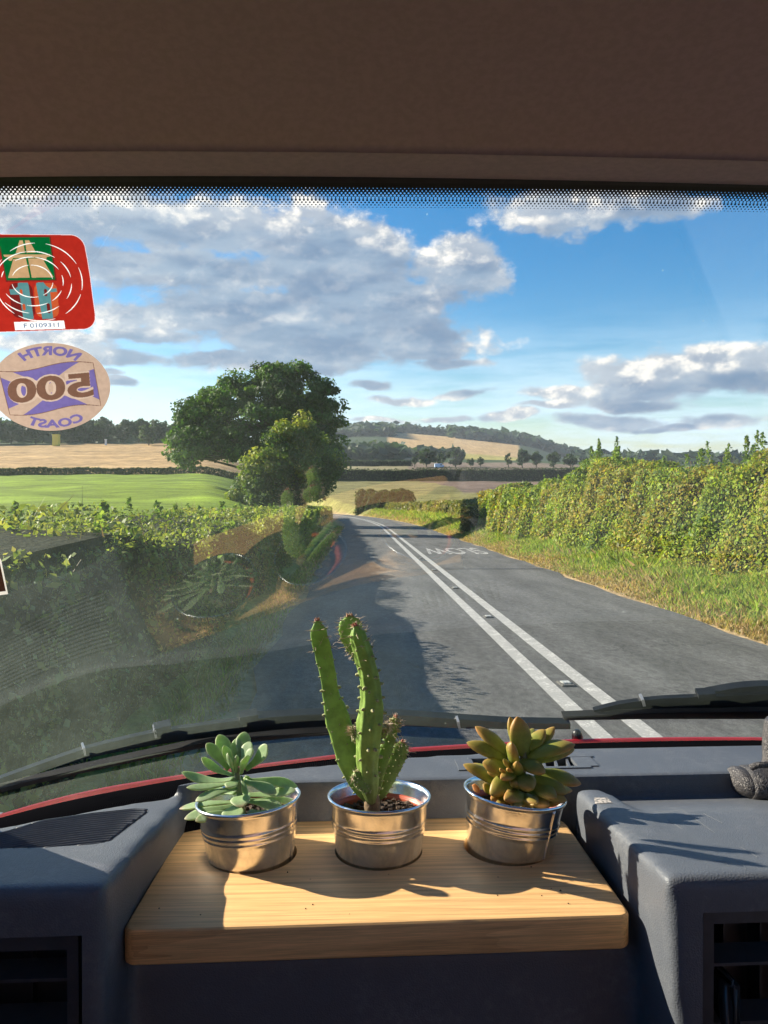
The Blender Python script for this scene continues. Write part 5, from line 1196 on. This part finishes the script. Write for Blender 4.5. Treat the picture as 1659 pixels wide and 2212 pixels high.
def build_vignette():
    red, grn, tan, blu, mar, org, wht, ink = (.33, .018, .012), (.0, .10, .026), (.42, .27, .15), (.075, .205, .235), (.13, .012, .012), (.42, .075, .025), (.80, .82, .86), (.10, .16, .30)
    pts = [K(-420,60), K(-100,66), K(300,70), K(735,74)]
    for i in range(1, 10): a = R(-84+i*8.6); pts.append(K(720+165*math.cos(a), 238+165*math.sin(a)))
    pts += [K(905,330), K(935,520), K(960,720), K(985,900)]
    for i in range(1, 10): a = R(i*9.5); pts.append(K(860+125*math.cos(a), 925+122*math.sin(a)))
    pts += [K(500,1060), K(0,1078), K(-420,1090)]
    s = Print(-90, 212, 500, 722, .62, red)
    s.line(pts, 2.2, (.75, .55, .60))
    s.poly([K(-60,92), K(524,92), K(588,546), K(66,560), K(0,210)], mar); s.poly([K(-60,106), K(514,100), K(572,538), K(74,544), K(6,200)], grn)
    for q in ([K(206,134), K(240,134), K(262,262), K(168,264)], [K(262,134), K(306,134), K(374,258), K(280,262)],
              [K(40,280), K(520,276), K(523,296), K(484,304), K(482,338), K(446,340), K(430,308), K(140,314), K(124,344), K(94,340), K(90,306), K(48,302)],
              [K(142,324), K(272,320), K(312,516), K(88,520)], [K(294,320), K(438,316), K(556,512), K(332,516)]): s.poly(q, tan)
    def rr(x0, y0, x1, y1, r, sk):
        q = []
        for (cx, cy, a0) in ((x1-r, y0+r, -90), (x1-r, y1-r, 0), (x0+r, y1-r, 90), (x0+r, y0+r, 180)):
            for i in range(5): a = R(a0+i*22.5); x, y = cx+r*math.cos(a), cy+r*math.sin(a); q.append(K(x+(y-y0)*sk, y))
        return q
    s.poly(rr(90,570,330,930,70,.12), mar); s.poly(rr(350,570,590,925,70,.07), org)
    s.poly([K(188,572),K(210,566),K(290,566),K(300,600),K(352,940),K(246,946),K(204,690),K(112,690),K(100,636),K(150,634),K(186,610)], blu)
    s.poly([K(374,580),K(384,566),K(450,562),K(480,600),K(530,630),K(586,624),K(588,662),K(520,664),K(552,936),K(440,942)], blu)
    for q in ((205,635,232,690),(232,785,262,850)): s.poly(rr(*q, 12, .12), org)
    for q in ((455,632,486,705),(482,780,516,880)): s.poly(rr(*q, 12, .1), mar)
    for (cx, cy, rx, ry, arcs) in ((336,552,212,165,((200,262),(268,352),(5,60),(75,170))),(336,555,318,250,((190,205),(238,275),(278,330),(345,10),(22,52),(62,102),(110,150))),(345,565,395,318,((200,262),(262,306),(318,350),(2,32),(50,86),(98,140))),(400,560,450,400,((170,215),(232,268),(282,332),(338,12),(18,54),(70,120),(126,160)))):
        for a0, a1 in arcs:
            if a1 < a0: a1 += 360
            aa = np.radians(np.linspace(a0, a1, 18)); s.line([K(cx+rx*math.cos(a)+.05*ry*math.sin(a), cy+ry*math.sin(a)) for a in aa], 2.2*np.sin(np.linspace(.3, math.pi-.3, 18)), wht)
    s.poly([K(148,972), K(662,956), K(675,1040), K(160,1056)], wht)
    s.text('F 0109311', lambda u, v: K(246+u*362+(1-v)*4, 1031-u*10-v*44), ink, .012)
    s.sheet('motorway_sticker', pts, film_mat('red_sticker_film', .6, 1.0), 'red rectangular sticker with green road emblem and white number strip')
build_vignette()
def build_oval():
    tan, pur, brn, pale = (.47, .345, .285), (.155, .125, .36), (.17, .09, .065), (.55, .42, .355)
    cx, cy, rx, ry, th = 520, 1637, 622, 450, R(8)
    def E(a, k=1.0):
        x, y = rx*k*math.cos(a), ry*k*math.sin(a); return K(cx+x*math.cos(th)-y*math.sin(th)*.6, cy+x*math.sin(th)*.35+y)
    s = Print(-30, 244, 735, 936, .6, tan)
    pts = [E(a) for a in np.linspace(0, 2*math.pi, 90, endpoint=False)]
    TL, TR, BR, BL = (-10,1478), (960,1390), (1040,1832), (104,1925)
    def FL(u, v):
        x = (TL[0]*(1-u)+TR[0]*u)*(1-v)+(BL[0]*(1-u)+BR[0]*u)*v; y = (TL[1]*(1-u)+TR[1]*u)*(1-v)+(BL[1]*(1-u)+BR[1]*u)*v
        return K(x, y+26*math.sin(2*math.pi*u)-8*math.sin(math.pi*u))
    out = [FL(u, 0) for u in np.linspace(0, 1, 24)]+[FL(1, v) for v in np.linspace(0, 1, 8)[1:]]+[FL(u, 1) for u in np.linspace(1, 0, 24)[1:]]+[FL(0, v) for v in np.linspace(1, 0, 8)[1:]]
    def seg(a, b, n=12): return [(a[0]+(b[0]-a[0])*i/n, a[1]+(b[1]-a[1])*i/n) for i in range(n)]
    def tri(*c): s.poly([FL(u, v) for i in range(3) for (u, v) in seg(c[i], c[(i+1) % 3])], pur)
    tri((.14, .0), (.86, .0), (.5, .40)); tri((.14, 1), (.86, 1), (.5, .60)); tri((0, .14), (.40, .5), (0, .86)); tri((1, .14), (.60, .5), (1, .86))
    s.line(out, 1.5, brn)
    def fig(u, v): u2 = 1-u; return K(70+u2*880+(1-v)*18, 1800-u2*78-v*232)
    s.text('500', fig, pale, .075); s.text('500', fig, brn, .03)
    def arc_word(body, a0, a1, k0, k1, bold): s.text(body, lambda u, v: E(R(a0+(a1-a0)*u), k0+(k1-k0)*v), pur, bold)
    arc_word('NORTH', -58, -130, .735, .925, .045); arc_word('COAST', 48, 112, .925, .75, .045)
    s.sheet('oval_sticker', pts, film_mat('oval_sticker_film', .5, 1.0), 'tan oval sticker with purple saltire flag and mirrored lettering')
build_oval()
fm2 = flat_mat('fragment_brown', (.14, .06, .035), .2); fw = flat_mat('fragment_white', (.75, .72, .68), .3)
b_ = sheet('small_sticker', [(-60,1196),(2,1207),(17,1282),(-60,1292)], .0022, fw); tag(b_, 'corner of a small brown sticker with white edge at the left frame edge', 'sticker')
sheet('brown_print', [(-60,1202),(-1,1214),(12,1275),(-60,1284)], .0029, fm2, b_)
# maker's mark etched low in the left corner of the glass
etch = flat_mat('etched_mark', (.10, .12, .10), .2)
aa = np.linspace(0, 2*math.pi, 24); line('etched_ring', [(68+9*math.cos(a), 1585+5*math.sin(a)-0*a) for a in aa], 1.0, .0016, etch, wind)
place_text('etched_text', 'E8 43R', lambda u, v: (84-u*34, 1588+u*3-v*7), .0016, etch, wind)
place_text('etched_text', 'LAMI DOT', lambda u, v: (80-u*30, 1604+u*3-v*6), .0016, etch, wind)

# ------------------------------------------------------------------ ornament on the right of the dashboard
def build_ornament():
    m, t, b = principled('cast_metal', (.16, .155, .16), .5, .35); c = coords(t)
    wv = t.add('ShaderNodeTexWave', wave_type='RINGS', rings_direction='SPHERICAL'); wv.inputs['Scale'].default_value = 26; wv.inputs['Distortion'].default_value = 34; wv.inputs['Detail'].default_value = 2; wv.inputs['Detail Scale'].default_value = 5.0; t.put(wv.inputs['Vector'], c)
    n = t.noise(c, 90, 5, .7); bump(t, b, t.m('ADD', wv.outputs['Fac'], t.m('MULTIPLY', n, .5)), .45, .0018)
    t.put(b.inputs['Base Color'], t.mix(t.ss(wv.outputs['Fac'], .3, .8), (.025, .023, .026), (.12, .11, .108)))
    z0 = -.381; p = UZ(1640, 1720, z0); root = empty('metal_ornament', tuple(p), 'dark cast metal ornament with swirl relief, foot shaped, at the right frame edge', 'ornament')
    d0 = float(np.dot(p-C0, CF)); k = d0/F
    def ell(px, py): return U(px, py, d0)
    def loft(name, secs, n=20):   # secs: (px, py, half height px, half depth m, dz)
        V = []
        for (px, py, hh, dp, dz) in secs:
            cc = U(px, py, d0+dz)
            for j in range(n): a = 2*math.pi*j/n; V.append(cc+CU*(hh*k*math.sin(a))+CF*(dp*math.cos(a)))
        return link(name, fix_normals(mesh_py(name, V, [tuple(q) for q in grid_faces(len(secs), n, False, True)]+[tuple(range(n)), tuple(range((len(secs)-1)*n, len(secs)*n))[::-1]], True)), m, root)
    loft('toe', [(1576,1682,3,.004,0),(1577,1683,13,.012,0),(1582,1683,22,.02,-.002),(1592,1685,28,.026,-.004),(1606,1689,30,.029,-.006),(1614,1691,30,.029,-.006)])
    loft('foot', [(1608,1691,31,.030,-.006),(1614,1690,34,.032,-.006),(1630,1691,36,.033,-.007),(1660,1694,38,.034,-.008),(1700,1696,38,.034,-.008),(1740,1696,30,.03,-.008),(1752,1696,10,.015,-.008)])
    # strap and the upright stem
    v, f = tube_np(bez([U(1622,1658,d0-.03), U(1634,1653,d0-.034), U(1650,1652,d0-.036), U(1690,1652,d0-.036)], 14), .0042, 8); link('strap', fix_normals(mesh_py('strap', v, f, True)), m, root)
    V = []; n = 22
    for (py, xl, xr) in ((1668,1640,1735),(1655,1645,1730),(1640,1650,1722),(1620,1649,1716),(1600,1650,1712),(1580,1652,1708),(1562,1655,1700),(1556,1662,1692)):
        cc = U((xl+xr)/2, py, d0)
        for j in range(n): a = 2*math.pi*j/n; V.append(cc+CR*((xr-xl)/2*k*math.cos(a))+CF*(.02*math.sin(a)))
    link('upright', fix_normals(mesh_py('upright', V, [tuple(q) for q in grid_faces(8, n, False, True)]+[tuple(range(n)), tuple(range(7*n, 8*n))[::-1]], True)), m, root)
build_ornament()

# ------------------------------------------------------------------ air: thin haze over the whole place
hz = bpy.data.materials.new('haze_air'); hz.use_nodes = True; t = NT(hz.node_tree); t.n.clear()
pv = t.add('ShaderNodeVolumePrincipled'); pv.inputs['Color'].default_value = (.80, .88, 1.0, 1); pv.inputs['Density'].default_value = .00011; pv.inputs['Anisotropy'].default_value = .3
o_ = t.add('ShaderNodeOutputMaterial'); t.l.new(pv.outputs[0], o_.inputs['Volume'])
haze = link('haze', box_me('haze', -2300, 2300, -2300, 2300, -14, 215), hz); tag(haze, kind='stuff')
